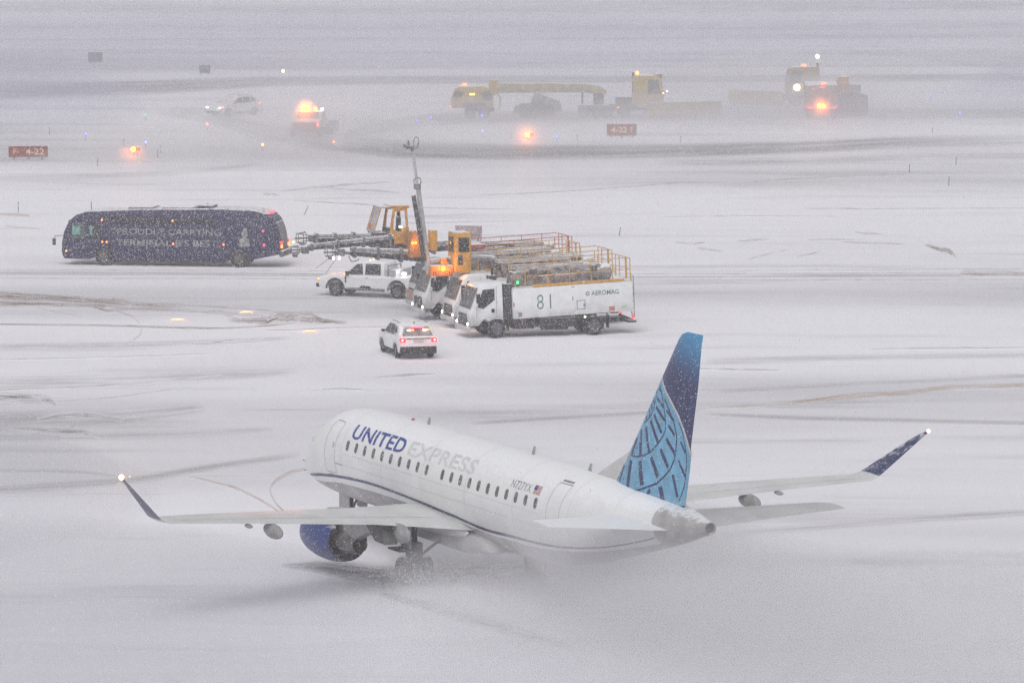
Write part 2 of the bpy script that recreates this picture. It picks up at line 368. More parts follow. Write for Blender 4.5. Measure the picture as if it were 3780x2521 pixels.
ribbons('wheel_track', LINE, [spline(t, .10) for t in ('-20.4,256.7,-20.3,255.8;-17.3,255.0,-17.2,253.8;-14.0,253.6,-13.9,252.4;-10.7,250.4,-10.7,249.7',
    '-20.5,255.0,-20.4,254.3;-16.9,252.5,-16.8,251.6;-12.9,250.0,-12.9,249.1',
    '-19.8,252.4,-19.8,251.7;-15.7,251.5,-15.6,250.4;-12.0,249.0,-11.9,248.4',
    '-35.6,276.2,-35.5,275.4;-11.7,274.9,-11.7,274.1;6.7,273.0,6.7,272.2;35.6,274.6,35.5,273.8',
    '-34.8,270.6,-34.7,269.8;-11.5,270.1,-11.5,269.3;6.6,269.3,6.6,268.5;35.0,269.9,34.8,268.9',
    '7.0,274.2,7.0,273.6;20.4,275.7,20.3,274.9;35.9,277.2,35.8,276.1',
    '-25.0,254.2,-24.9,253.7;-23.9,252.0,-23.8,251.3;-22.0,248.9,-22.0,248.5',
    '-21.3,254.0,-21.3,253.3;-19.6,249.8,-19.6,248.9;-18.7,244.3,-18.6,243.5;-18.5,239.1,-18.4,238.3;-19.1,234.3,-19.0,233.7',
    '-15.5,251.2,-15.4,250.7;-14.4,249.1,-14.4,248.3;-13.8,247.5,-13.7,246.8',
    '-16.1,335.1,-16.0,334.3;-12.7,341.2,-12.6,337.9;-8.5,344.8,-8.5,342.7',
    '-17.2,333.7,-17.1,332.5;-16.6,334.1,-16.4,330.5;-15.8,331.7,-15.7,330.5',
    '-15.4,327.4,-15.4,326.3;-10.9,324.8,-10.9,322.9;-6.5,321.6,-6.5,320.1;0.7,319.2,0.7,318.1',
    '-13.8,338.8,-13.7,337.1;-9.8,337.1,-9.7,333.9;-7.6,333.7,-7.6,332.5',
    '19.0,320.1,19.0,319.4;21.6,320.3,21.5,318.5;25.4,320.1,25.2,318.7;41.5,320.7,41.3,319.6',
    '-14.7,295.6,-14.7,294.6;-10.0,297.9,-10.0,296.7;-4.7,298.6,-4.7,297.3',
    '9.9,294.0,9.8,293.1;10.6,293.7,10.6,291.5;11.7,293.7,11.7,292.8',
    '11.0,289.9,11.0,289.3;11.5,289.7,11.5,287.6;12.5,287.5,12.5,286.9',
    '13.6,294.5,13.5,293.8;14.6,296.0,14.5,293.5;15.8,296.7,15.8,296.0',
    '13.7,281.7,13.7,281.1;14.4,284.4,14.3,283.0;16.5,289.3,16.4,288.1',
    '17.9,295.4,17.8,294.8;19.2,296.2,19.1,294.6;21.6,295.6,21.5,294.6',
    '16.6,283.7,16.6,283.1;17.6,286.4,17.5,285.0;18.4,287.5,18.4,286.9',
    '19.9,294.2,19.8,293.5;21.1,294.2,20.9,292.3;23.7,292.6,23.6,291.4',
    '21.2,301.5,21.1,300.8;22.0,301.0,21.8,298.7;23.0,299.8,22.9,299.2',
    '17.1,233.1,17.0,232.7;19.7,234.1,19.6,233.1;30.4,234.5,30.4,233.9',
    '7.8,225.3,7.8,224.9;10.6,224.7,10.5,223.7;12.6,224.4,12.6,224.0',
    '-30.2,233.9,-30.1,233.3;-18.5,235.0,-18.4,234.2;-11.4,237.3,-11.4,236.7',
    '-29.4,228.2,-29.4,227.6;-20.1,229.8,-20.1,229.0;-14.1,231.6,-14.0,231.0',
    '-27.0,209.2,-27.0,208.7;-19.0,212.5,-19.0,211.9;-14.8,217.4,-14.7,216.9',
    '-20.1,200.1,-20.0,199.7;-18.7,202.4,-18.6,201.8;-15.8,208.0,-15.8,207.5',
    '-27.7,214.9,-27.7,214.4;-18.2,218.4,-18.1,217.7;-13.1,222.7,-13.1,222.1',
    '-28.0,217.2,-27.4,212.2;-21.7,216.3,-21.1,210.7;-19.9,211.4,-19.7,209.8',
    '-20.3,205.9,-20.1,204.4;-18.5,208.2,-18.2,205.1;-16.4,205.7,-16.3,204.5',
    '-21.1,202.5,-21.0,201.7;-18.7,202.9,-18.5,199.9;-16.6,199.6,-16.6,198.8',
    '-2.8,331.1,-2.8,330.4;3.7,335.5,3.7,333.9;13.1,344.4,13.0,343.1',
    '16.1,343.3,16.1,342.5;22.6,349.3,22.5,347.6;32.4,353.1,32.2,351.8',
    '-8.1,307.4,-8.1,306.8;-4.9,309.0,-4.8,307.3;0.7,310.0,0.7,309.0',
    '9.1,312.6,9.1,311.9;14.8,314.0,14.7,312.6;21.7,313.0,21.7,312.3',
    '-12.5,242.1,-12.5,241.5;-10.4,242.9,-10.3,241.9;-5.2,244.5,-5.2,243.7',
    '-3.8,243.8,-3.8,243.2;-1.7,243.5,-1.6,241.8;0.5,242.1,0.5,241.5',
    '-6.3,221.2,-6.3,220.7;-4.9,222.8,-4.9,221.3;-3.5,222.8,-3.5,222.0',
    '-8.5,216.6,-8.5,216.1;-7.5,217.3,-7.5,216.0;-6.5,216.4,-6.5,215.9',
    '-14.7,235.9,-14.7,235.3;-14.0,237.6,-13.9,236.4;-12.1,238.4,-12.1,237.7',)])
ribbons('sandy_track', TAN, [spline(t, .10) for t in ('8.4,209.8,8.3,208.8;11.9,212.2,11.8,210.3;15.0,215.0,14.8,212.7;18.0,216.7,17.8,214.3;20.7,218.7,20.5,216.3;28.6,220.3,28.2,217.5',
    '-8.1,190.0,-8.1,189.3;-8.8,188.3,-8.8,187.1;-9.2,185.3,-9.2,183.8;-9.0,181.6,-8.9,180.2;-8.4,178.0,-8.4,176.9;-7.8,175.1,-7.8,174.2',
    '-12.6,187.4,-12.5,186.8;-10.9,185.1,-10.9,184.1;-9.4,180.9,-9.3,179.8;-8.2,176.2,-8.1,175.3',
    '-40.9,317.8,-40.7,316.7;-32.4,315.8,-32.1,313.0;-31.0,313.0,-30.9,311.6',
    '-31.9,305.9,-31.8,304.9;-30.9,305.1,-30.7,303.1;-29.4,303.6,-29.3,302.6',)])


# ------------------------------------------------------------------ regional jet
FUS = np.array([(0,.02,2.28,2.36,2.32),(.25,.42,2.0,2.64,2.32),(.6,.68,1.84,2.9,2.36),(1.1,.98,1.7,3.3,2.45),(1.7,1.19,1.6,3.78,2.6),(2.3,1.32,1.53,4.15,2.76),(3,1.41,1.48,4.43,2.93),(4,1.475,1.44,4.65,3.1),(5.2,1.5,1.42,4.73,3.2),(6.5,1.505,1.42,4.75,3.22),(19.5,1.505,1.42,4.75,3.22),(21.5,1.49,1.52,4.75,3.27),(23.5,1.42,1.82,4.73,3.38),(25.5,1.27,2.26,4.69,3.54),(27.5,1.03,2.74,4.6,3.75),(29,.8,3.1,4.5,3.89),(30.2,.58,3.42,4.4,3.98),(31.1,.36,3.68,4.28,4.02),(31.68,.2,3.84,4.22,4.03)])
def sec(a):
    # smooth cubic-ish interpolation of the section table
    i = int(np.clip(np.searchsorted(FUS[:, 0], a)-1, 0, len(FUS)-2)); p0, p1 = FUS[i], FUS[i+1]; h = p1[0]-p0[0]; t = min(1, max(0, (a-p0[0])/h))
    m0 = (p1-FUS[i-1])/(p1[0]-FUS[i-1][0]) if i > 0 else (p1-p0)/h
    m1 = (FUS[i+2]-p0)/(FUS[i+2][0]-p0[0]) if i+2 < len(FUS) else (p1-p0)/h
    if i == 0: return (p0+(p1-p0)*math.sqrt(t))[1:]
    return ((2*t**3-3*t*t+1)*p0+(t**3-2*t*t+t)*h*m0+(-2*t**3+3*t*t)*p1+(t**3-t*t)*h*m1)[1:]
def fus(a, phi, off=0., side=1):
    """aft station and angle from the crown -> local point (X forward, Y left)"""
    hw, zb, zt, zc = sec(a); s, c = math.sin(phi), math.cos(phi)
    return (15-a, side*(hw+off)*s, zc+((zt+off-zc) if c > 0 else (zc-zb+off))*c)
def fus_z(a, z, off=0., side=1):
    hw, zb, zt, zc = sec(a); q = (z-zc)/((zt-zc) if z > zc else (zc-zb))
    return fus(a, math.acos(max(-1, min(1, q))), off, side)
AW = M('aircraft_white', (.74, .745, .745), .35, snow=.42, vary=.03, scale=.8)
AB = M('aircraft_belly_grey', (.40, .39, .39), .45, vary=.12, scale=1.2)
AG = M('aircraft_wing_grey', (.60, .61, .61), .45, snow=0., vary=.06, scale=1.)
NAVY = M('navy_paint', (.013, .022, .105), .35, snow=.1, vary=.15)
BLUE = M('royal_blue_paint', (.011, .038, .19), .35, vary=.15)
METAL = M('bare_metal', (.20, .195, .19), .45, .6, vary=.2)
DARKM = M('sooty_metal', (.028, .026, .026), .6, .4, vary=.3)
LINEM = M('panel_line_grey', (.22, .22, .23), .6)

jet = thing('passenger_jet', 'white regional jet with blue globe tail taxiing away through blowing snow', 'airplane', (-0.831, 160.615, 0), 90+24.03)
st = [x/8 for x in range(0, 17)]+[2.4, 2.8, 3.2, 3.6, 4, 4.5, 5.2, 6, 7]+[8+.75*i for i in range(16)]+[20+.6*i for i in range(16)]
st = sorted(set(s for s in st if s <= 29.2)); st[-1] = 29.2
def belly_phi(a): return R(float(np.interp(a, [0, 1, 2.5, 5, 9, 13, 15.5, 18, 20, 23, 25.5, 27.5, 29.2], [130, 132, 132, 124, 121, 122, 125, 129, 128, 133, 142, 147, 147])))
NP_ = 36
mb = MB(); vs = []
for a in st:
    pb = belly_phi(a); vs += [fus(max(a, .004), -pb+2*pb*j/NP_) for j in range(NP_+1)]
n = NP_+1
mb.add(vs, [(i*n+j, i*n+j+1, (i+1)*n+j+1, (i+1)*n+j) for i in range(len(st)-1) for j in range(NP_)], True); mb.build('fuselage', AW, jet)
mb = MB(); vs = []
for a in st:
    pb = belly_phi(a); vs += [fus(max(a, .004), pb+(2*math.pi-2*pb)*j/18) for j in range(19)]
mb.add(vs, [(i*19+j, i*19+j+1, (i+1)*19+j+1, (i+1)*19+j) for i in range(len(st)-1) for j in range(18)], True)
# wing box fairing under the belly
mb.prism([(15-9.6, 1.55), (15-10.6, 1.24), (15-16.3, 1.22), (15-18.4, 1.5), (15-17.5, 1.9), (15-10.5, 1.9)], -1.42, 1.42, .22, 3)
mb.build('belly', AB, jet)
# tail cone with exhaust
ta = [29.2, 29.6, 30, 30.4, 30.8, 31.1, 31.4, 31.68]; mb = MB()
vs = [fus(a, 2*math.pi*j/24) for a in ta for j in range(24)]
mb.add(vs, [(i*24+j, i*24+(j+1) % 24, (i+1)*24+(j+1) % 24, (i+1)*24+j) for i in range(len(ta)-1) for j in range(24)], True)
mb.lathe([(15-31.68, .2), (15-31.72, .19), (15-31.72, .165), (15-31.5, .16)], (0, 0, 4.03), 'x', 20)
tcone = mb.build('tail_cone', M('tail_cone_grey', (.36, .35, .345), .5, .2, snow=.12, vary=.18, scale=2), jet)
MB().disc((15-31.6, 0, 4.03), .162, 'x', 20).build('exhaust_outlet', M('outlet_grey', (.10, .095, .095), .6, vary=.3), tcone)

# navy cheat line, both sides
SL = [(1.2, 2.02), (1.95, 2.10), (3.3, 2.28), (4.73, 2.41), (5.8, 2.48), (6.8, 2.53), (7.9, 2.57), (8.9, 2.575), (9.92, 2.56), (11.1, 2.53), (12.3, 2.49), (13.4, 2.45), (14.5, 2.39), (15.4, 2.36), (16.2, 2.30), (17.0, 2.25), (17.8, 2.22), (18.6, 2.24), (19.5, 2.28), (20.3, 2.31), (21.3, 2.32), (22.2, 2.34), (23.3, 2.40), (24.5, 2.52), (26, 2.74), (27.3, 3.0), (28.6, 3.30), (29.15, 3.45)]
sa = np.array([p[0] for p in SL]); sz = np.array([p[1] for p in SL])
for side in (1, -1):
    mb = MB(); vs = []; aa = np.linspace(1.2, 29.15, 110)
    for a in aa:
        z = float(np.interp(a, sa, sz)); w = float(np.interp(a, [1.2, 2.5, 9, 18, 22, 25, 29.2], [.02, .055, .05, .055, .045, .022, .015]))
        vs += [fus_z(a, z+w*q, .006, side) for q in (-1, -.33, .33, 1)]
    mb.add(vs, [(i*4+j, i*4+j+1, (i+1)*4+j+1, (i+1)*4+j) for i in range(len(aa)-1) for j in range(3)], True)
    mb.build('cheat_line', NAVY, jet)
# cabin windows
wins = [6.27+.778*i for i in range(10)]+[14.61+.746*i for i in range(11)]
tints = [M('cabin_window_glass', (.12, .12, .12), .25, vary=.5, scale=9), M('warm_cabin_window_glass', (.19, .17, .15), .25, vary=.5, scale=9), M('grey_cabin_window_glass', (.16, .155, .16), .25, vary=.5, scale=9)]
for side in (1, -1):
    for i, a in enumerate(wins):
        w, h = .125, .172; vs = []
        for j in range(16):
            t = 2*math.pi*j/16; c, s_ = math.cos(t), math.sin(t)
            vs.append(fus_z(a+w*abs(c)**.8*np.sign(c)-.10*h*s_, 3.655+h*abs(s_)**.55*np.sign(s_), .006, side))
        MB().add(vs, [tuple(range(16))]).build('cabin_window', tints[[0, 0, 0, 2, 1, 2, 0, 2, 1, 2, 0, 1, 1, 1, 2, 0, 1, 2, 2, 2, 0][i]], jet)
def fline(name, pts, w, side=1, closed=False, mat=LINEM):
    """thin groove line on the fuselage along (a, z) points"""
    q = []
    P = pts+[pts[0]] if closed else pts
    for (a0, z0), (a1, z1) in zip(P, P[1:]):
        k = max(2, int(math.hypot(a1-a0, z1-z0)/.12))
        q += [(a0+(a1-a0)*t/k, z0+(z1-z0)*t/k) for t in range(k)]
    q.append(P[-1]); vs = []
    for i, (a, z) in enumerate(q):
        b = q[min(i+1, len(q)-1)]; c = q[max(i-1, 0)]; dx, dz = b[0]-c[0], b[1]-c[1]; l = math.hypot(dx, dz) or 1
        for s in (-1, 1): vs.append(fus_z(a-dz/l*w*s/2, z+dx/l*w*s/2, .005, side))
    return MB().add(vs, [(2*i, 2*i+1, 2*i+3, 2*i+2) for i in range(len(q)-1)]).build(name, mat, jet)
for side in (1, -1):
    fline('door_outline', [(4.19, 4.2), (4.19, 2.62), (4.28, 2.55), (5.05, 2.55), (5.16, 2.62), (5.16, 4.2), (5.06, 4.32), (4.3, 4.32)], .022, side, True)
    fline('door_outline', [(22.93, 4.4), (22.9, 3.1), (23.75, 3.1), (23.86, 4.4)], .022, side, True)
    fline('door_top_seal', [(22.98, 4.47), (23.75, 4.47)], .05, side)
    fline('service_panel', [(4.35, 2.46), (5.0, 2.46)], .025, side)
    fline('service_panel', [(5.2, 2.93), (5.9, 2.93)], .025, side)
    fline('door_window', [(4.93, 3.62), (4.93, 3.47), (5.02, 3.47), (5.02, 3.62)], .03, side, True)
    # cockpit glazing
    g = []
    for a, z in ((2.02, 3.42), (2.5, 3.38), (2.72, 3.5), (2.62, 3.95), (2.36, 3.96)): g.append(fus_z(a, z, .006, side))
    MB().add(g, [tuple(range(5))]).build('cockpit_window', M('cockpit_glass', (.06, .062, .068), .2, vary=.2), jet)
    g = [fus_z(a, z, .006, side) for a, z in ((1.62, 3.22), (1.98, 3.38), (2.3, 3.93), (2.18, 3.9))]
    MB().add(g, [tuple(range(4))]).build('cockpit_window', MC['cockpit_glass'], jet)
    MB().tube([fus_z(1.15, 2.5, 0, side), fus_z(1.05, 2.5, .1, side), fus_z(.9, 2.5, .12, side)], .012, 6).build('pitot_probe', DARKM, jet)
    MB().tube([fus_z(1.35, 2.2, 0, side), fus_z(1.25, 2.2, .1, side), fus_z(1.1, 2.2, .12, side)], .012, 6).build('pitot_probe', DARKM, jet)

# lettering on the cabin side (reads nose to tail on this side)
def fmap(a0, a1, z0, z1, lean=0., side=1):
    if side == 1: return lambda u, v: fus_z(a0+(a1-a0)*u-lean*v, z0+(z1-z0)*v, .006, 1)
    return lambda u, v: fus_z(a1-(a1-a0)*u-lean*v, z0+(z1-z0)*v, .006, -1)
TITLE = M('title_blue', (.02, .05, .30), .4, vary=.2, scale=6); TGREY = M('title_grey', (.60, .60, .61), .4)
text_on('title_lettering', 'UNITED', fmap(6.32, 10.93, 3.91, 4.36, .12), TITLE, jet, .022, 6, 1.05)
text_on('title_lettering', 'EXPRESS', fmap(11.28, 16.93, 3.92, 4.36, .12), TGREY, jet, .018, 6, 1.05)
text_on('registration_lettering', 'N727YX', fmap(19.95, 21.46, 3.91, 4.15, .06), M('registration_grey', (.22, .22, .23), .5), jet, -.005, 3, 1.05)
# flag
fp = lambda u, v: fus_z(21.66+.52*u-.05*v, 3.91+.255*v, .006)
flag = MB()
for i in range(0, 7):
    v0, v1 = i*2/13, (i*2+1)/13
    flag.add([fp(0, v0), fp(1, v0), fp(1, v1), fp(0, v1)], [(0,1,2,3)])
flag = flag.build('flag', M('flag_red', (.42, .07, .06), .5), jet)
flag['label'] = 'small striped flag behind the registration'
fq = lambda u, v: fus_z(21.66+.52*u-.05*v, 3.91+.255*v, .009)
MB().add([fq(0, .46), fq(.42, .46), fq(.42, 1), fq(0, 1)], [(0,1,2,3)]).build('flag_canton', M('flag_blue', (.04, .05, .20), .5), flag)

for a in (5.75, 9.4, 12.9, 16.55, 20.4, 24.35, 27.1):
    fl_ = [fus(a+d, R(-112+224*i/40), .004) for i in range(41) for d in (-.007, .007)]
    MB().add(fl_, [(2*i, 2*i+1, 2*i+3, 2*i+2) for i in range(40)]).build('skin_seam', M('seam_grey', (.48, .48, .49), .6), jet)
for z in (2.95, 3.35):
    fline('skin_seam', [(6.0, z), (22.6, z)], .010, 1, False, MC['seam_grey'])

# antennas and beacon on the crown
MB().ball((15-8.7, 0, 4.75), .07, 8, 5, (1.3, 1, 1)).build('beacon', M('beacon_red', (.35, .10, .06), .4), jet)
for a, h in ((10.05, .25), (18.75, .28), (23.1, .25)):
    zt = sec(a)[2]
    MB().prism([(15-a+.14, zt-.02), (15-a-.1, zt-.02), (15-a-.16, zt+h), (15-a-.06, zt+h)], -.015, .015).build('antenna', M('antenna_grey', (.32, .32, .34), .5), jet)

# wings: loft of aerofoil sections (l, leading edge a, chord, z, thickness)
AF = [(1, 0), (.8, .22), (.55, .42), (.3, .5), (.12, .38), (.03, .18), (0, 0), (.03, -.12), (.12, -.26), (.3, -.38), (.55, -.34), (.8, -.14)]
def loft(secs, side=1, dz=(0, 0, 1), cap=True):
    vs = []
    for l, le, c, z, th in secs:
        for u, t in AF: vs.append((15-(le+c*u), side*l, z+t*th*c))
    n = len(AF); k = len(secs)
    fs = [(i*n+j, i*n+(j+1) % n, (i+1)*n+(j+1) % n, (i+1)*n+j) for i in range(k-1) for j in range(n)]
    if cap: fs += [tuple(range(n)), tuple((k-1)*n+j for j in range(n))]
    return vs, fs
WS = [(1.0, 10.6, 6.0, 2.02, .13), (1.6, 11.1, 5.45, 2.08, .125), (3, 12.0, 4.45, 2.24, .115), (4.6, 12.9, 3.55, 2.41, .105), (7, 14.1, 2.95, 2.65, .10), (10, 15.65, 2.2, 2.95, .095), (12.0, 16.7, 1.72, 3.13, .09), (12.45, 16.98, 1.62, 3.18, .09)]
for side in (1, -1):
    v, f = loft(WS, side); wing = MB().add(v, f, True).build('wing', AG, jet)
    # winglet: blended curve then canted blade
    bl = [(12.45, 16.98, 1.62, 3.18, 0), (12.62, 17.12, 1.5, 3.225, 25), (12.8, 17.3, 1.36, 3.33, 45)]
    vs = []
    def wsec(l, le, c, z, cant):
        cs, sn = math.cos(R(cant)), math.sin(R(cant))
        return [(15-(le+c*u), side*(l-t*.085*c*sn), z+t*.085*c*cs) for u, t in AF]
    for q in bl: vs += wsec(*q)
    n = len(AF)
    MB().add(vs, [(i*n+j, i*n+(j+1) % n, (i+1)*n+(j+1) % n, (i+1)*n+j) for i in range(2) for j in range(n)], True).build('winglet_root', AG, jet)
    bl = [(12.8, 17.3, 1.36, 3.33, 45), (13.3, 17.85, 1.04, 3.83, 45), (13.9, 18.5, .66, 4.43, 45), (14.2, 18.88, .40, 4.72, 45), (14.3, 19.1, .20, 4.82, 45)]
    vs = []
    for q in bl: vs += wsec(*q)
    MB().add(vs, [(i*n+j, i*n+(j+1) % n, (i+1)*n+(j+1) % n, (i+1)*n+j) for i in range(4) for j in range(n)]+[tuple(range(n)), tuple(4*n+j for j in range(n))], True).build('winglet', NAVY, jet)
    # flaps lowered behind the trailing edge and their track fairings
    def te(l): return float(np.interp(l, [s[0] for s in WS], [s[1]+s[2] for s in WS])), float(np.interp(l, [s[0] for s in WS], [s[3] for s in WS]))
    for l, dpt, ln in ((8.55, .25, 1.1), (3.72, .32, 1.2)):
        a, z = te(l)
        MB().ball((15-a+.05, side*l, z-.24), 1, 14, 8, (ln*.72, .17, dpt)).build('flap_track_fairing', M('fairing_grey', (.30, .30, .30), .5, vary=.15), jet)
    for l in (6.3, 9.5):
        a, z = te(l); MB().ball((15-a+.02, side*l, z-.08), 1, 10, 6, (.3, .10, .07)).build('hinge_fairing', MC['fairing_grey'], jet)
    for uu, w_ in ((.70, .018), (.16, .012)):
        tt = float(np.interp(uu, [q[0] for q in AF[6::-1]], [q[1] for q in AF[6::-1]])); q_ = []
        for i in range(25):
            l = 1.9+10.3*i/24; k_ = [float(np.interp(l, [s[0] for s in WS], [s[j] for s in WS])) for j in range(5)]
            for d in (-w_, w_): q_.append((15-(k_[1]+k_[2]*uu+d), side*l, k_[3]+tt*k_[4]*k_[2]+.006))
        MB().add(q_, [(2*i, 2*i+1, 2*i+3, 2*i+2) for i in range(24)]).build('wing_seam', M('seam_grey', (.48, .48, .49), .6), jet)
    # wing root fillet
    MB().ball((15-13.2, side*1.36, 1.95), 1, 16, 10, (3.4, .34, .34)).build('wing_root_fairing', AW, jet)
    # position light at the winglet tip
    q = MB().ball((15-19.25, side*14.33, 4.84), .085 if side == 1 else .06, 8, 6).build('position_light', EM('position_light_glow' if side == 1 else 'small_position_light_glow', (1, .70, .30), 9 if side == 1 else 7), jet)
    if side == 1: lamp('position_lamp', 'SPOT', (15-19.5, 14.33, 4.84), (1, .62, .25), 30000, jet, .08, aim_cam((-11.2, 157.0, 4.84), 114.03), 10)

    # engine
    ax, ay, az = 0, side*3.87, 1.27
    pf = [(15-9.52, .58), (15-9.47, .63), (15-9.55, .68), (15-9.9, .75), (15-10.5, .81), (15-11.1, .82), (15-11.6, .79), (15-12.05, .725), (15-12.25, .68)]
    eng = MB().lathe(pf, (0, ay, az), 'x', 32).build('engine', BLUE, jet)
    MB().lathe([(15-9.47, .63), (15-9.45, .60), (15-9.52, .57), (15-9.9, .54), (15-10.2, .54), (15-10.2, .01)], (0, ay, az), 'x', 28).build('engine_inlet', METAL, eng)
    MB().lathe([(15-12.2, .692), (15-12.27, .678), (15-12.27, .645), (15-11.6, .66), (15-11.2, .66), (15-11.1, .1)], (0, ay, az), 'x', 32).build('fan_duct', M('dark_duct_metal', (.045, .042, .042), .5, .3, vary=.25), eng)
    MB().lathe([(15-11.2, .42), (15-12.2, .43), (15-12.9, .34), (15-13.3, .27), (15-13.2, .22), (15-12.7, .22)], (0, ay, az), 'x', 24).build('core_cowl', M('core_cowl_metal', (.24, .23, .225), .5, .5, vary=.2), eng)
    MB().lathe([(15-12.6, .16), (15-13.2, .12), (15-13.65, .01)], (0, ay, az), 'x', 16).build('exhaust_plug', DARKM, eng)
    MB().prism([(15-10.2, az+.75), (15-10.9, az+.98), (15-12.8, az+1.12), (15-15.2, az+1.02), (15-15.4, az+.85), (15-13.9, az+.42), (15-12.9, az+.05), (15-12.2, az-.05), (15-11.9, az+.30), (15-11.2, az+.6)], ay-.20, ay+.20, .06, 2).build('pylon', M('pylon_grey', (.42, .41, .41), .5, vary=.12), eng)
    MB().prism([(15-14.6, 2.28), (15-16.1, 2.30), (15-16.45, 1.72), (15-15.6, 1.74)], ay-.06, ay+.42, .03, 1).build('nacelle_strut_fairing', M('strut_fairing_grey', (.10, .10, .10), .6, vary=.2), eng)

    # main landing gear
    gx, gy = 15-14.35, side*2.35
    gear = MB()
    gear.tube([(gx, gy, 2.05), (gx, gy, .62)], .10, 10); gear.tube([(gx, gy, .9), (gx, gy, .48)], .075, 10); gear.tube([(gx, gy-.42, .4825), (gx, gy+.42, .4825)], .07, 8)
    gear.tube([(gx, gy, .8), (gx-.02, gy-side*1.15, 1.62)], .05, 8); gear.tube([(gx, gy-side*.1, 1.1), (gx+.5, gy-side*.25, 1.75)], .04, 6)
    gear.tube([(gx-.12, gy, 1.05), (gx-.34, gy, .82), (gx-.1, gy, .58)], .035, 6)
    gear.rbox(gx-.22, gx+.22, gy-.24, gy+.24, .92, 1.42, .05)
    gear = gear.build('landing_gear', M('gear_grey', (.07, .068, .068), .6, .2, vary=.25), jet)
    MB().rbox(gx-.42, gx+.42, gy+side*.28, gy+side*.32, 1.12, 1.95, .015, 1).build('gear_door', AB, gear)
    MB().rbox(gx-.5, gx+.5, gy+side*.15, gy+side*.75, 1.18, 1.24, .015, 1).build('gear_door', M('gear_door_inner', (.06, .06, .06), .7), gear)
    for dy in (-.36, .36):
        wheel(gear, gx, gy+dy, .4825, .33, .26, 1 if dy > 0 else -1)
# nose gear
ng = MB(); gx = 15-2.95
ng.tube([(gx-.15, 0, 1.55), (gx, 0, .3)], .075, 10); ng.tube([(gx, -.2, .31), (gx, .2, .31)], .045, 8); ng.tube([(gx-.02, 0, .8), (gx-.75, 0, 1.5)], .045, 8)
ng = ng.build('landing_gear', MC['gear_grey'], jet)
ng['label'] = 'nose landing gear'
for dy in (-.19, .19): wheel(ng, gx, dy, .305, .2, .17, 1 if dy > 0 else -1)
for dy in (-.34, .34): MB().rbox(gx-.75, gx+.2, dy-.015, dy+.015, 1.0, 1.52, .012, 1).build('gear_door', AB, ng)
for s in (-.16, .16): MB().ball((gx+.1, s, 1.0), .07, 8, 5).build('taxi_light', M('lamp_glass', (.5, .5, .48), .2), ng)

# tailplane
HS = [(.55, 26.5, 3.5, 3.78, .09), (1.2, 26.9, 3.25, 3.84, .09), (3, 28.15, 2.35, 4.05, .085), (4.75, 29.35, 1.58, 4.24, .08), (5.0, 29.75, 1.22, 4.27, .06)]
for side in (1, -1):
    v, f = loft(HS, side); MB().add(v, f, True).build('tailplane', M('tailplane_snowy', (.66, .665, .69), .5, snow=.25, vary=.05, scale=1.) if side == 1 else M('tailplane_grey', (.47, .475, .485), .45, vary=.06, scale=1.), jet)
# tailplane sealing plate on the fuselage
# fin: sections up the z axis (z, leading edge a, chord, thickness)
FS = [(4.2, 24.6, 5.35, .09), (4.66, 25.05, 4.92, .09), (5.65, 26.0, 4.22, .088), (6.42, 26.72, 3.66, .085), (7.3, 27.5, 3.1, .085), (8.27, 28.35, 2.5, .085), (9.2, 29.18, 1.83, .085), (9.55, 29.5, 1.58, .08), (9.72, 29.72, 1.42, .07), (9.82, 30.1, 1.06, .03)]
FT = [(1, 0), (.85, .12), (.6, .34), (.35, .5), (.15, .4), (.04, .2), (0, 0)]
def fin_half(a, z):
    z_ = [s[0] for s in FS]; le = np.interp(z, z_, [s[1] for s in FS]); c = np.interp(z, z_, [s[2] for s in FS]); th = np.interp(z, z_, [s[3] for s in FS])
    u = min(1, max(0, (a-le)/c)); return float(np.interp(u, [q[0] for q in FT][::-1], [q[1] for q in FT][::-1])*th*c)
prof = FT+[(u, -t) for u, t in FT[-2:0:-1]]
vs = [(15-(le+c*u), t*th*c, z) for z, le, c, th in FS for u, t in prof]; n = len(prof)
finm = M('fin_navy', (.012, .024, .11), .35, vary=.15)
nt = finm.node_tree; N = nt.nodes; L = nt.links
pb_ = N['Principled BSDF']; src = pb_.inputs['Base Color'].links[0].from_socket
tc = N.new('ShaderNodeTexCoord'); sx = N.new('ShaderNodeSeparateXYZ'); L.new(tc.outputs['Object'], sx.inputs[0])
ax_ = N.new('ShaderNodeMath'); ax_.operation = 'MULTIPLY_ADD'; L.new(sx.outputs['X'], ax_.inputs[0]); ax_.inputs[1].default_value = -.28; L.new(sx.outputs['Z'], ax_.inputs[2])
rp = N.new('ShaderNodeMapRange'); rp.interpolation_type = 'SMOOTHSTEP'; rp.inputs['From Min'].default_value = 12.35; rp.inputs['From Max'].default_value = 14.5; L.new(ax_.outputs[0], rp.inputs['Value'])
mx = N.new('ShaderNodeMix'); mx.data_type = 'RGBA'; L.new(rp.outputs[0], mx.inputs[0]); L.new(src, mx.inputs[6]); mx.inputs[7].default_value = (.045, .27, .52, 1); L.new(mx.outputs[2], pb_.inputs['Base Color'])
fin = MB().add(vs, [(i*n+j, i*n+(j+1) % n, (i+1)*n+(j+1) % n, (i+1)*n+j) for i in range(len(FS)-1) for j in range(n)]+[tuple((len(FS)-1)*n+j for j in range(n))], True).build('fin', finm, jet)
MB().prism([(15-23.6, 4.68), (15-25.2, 4.5), (15-26.4, 6.0), (15-26.1, 5.72)], -.05, .05, .02, 2).build('dorsal_fin', M('dorsal_grey', (.56, .555, .55), .45, vary=.05), jet)
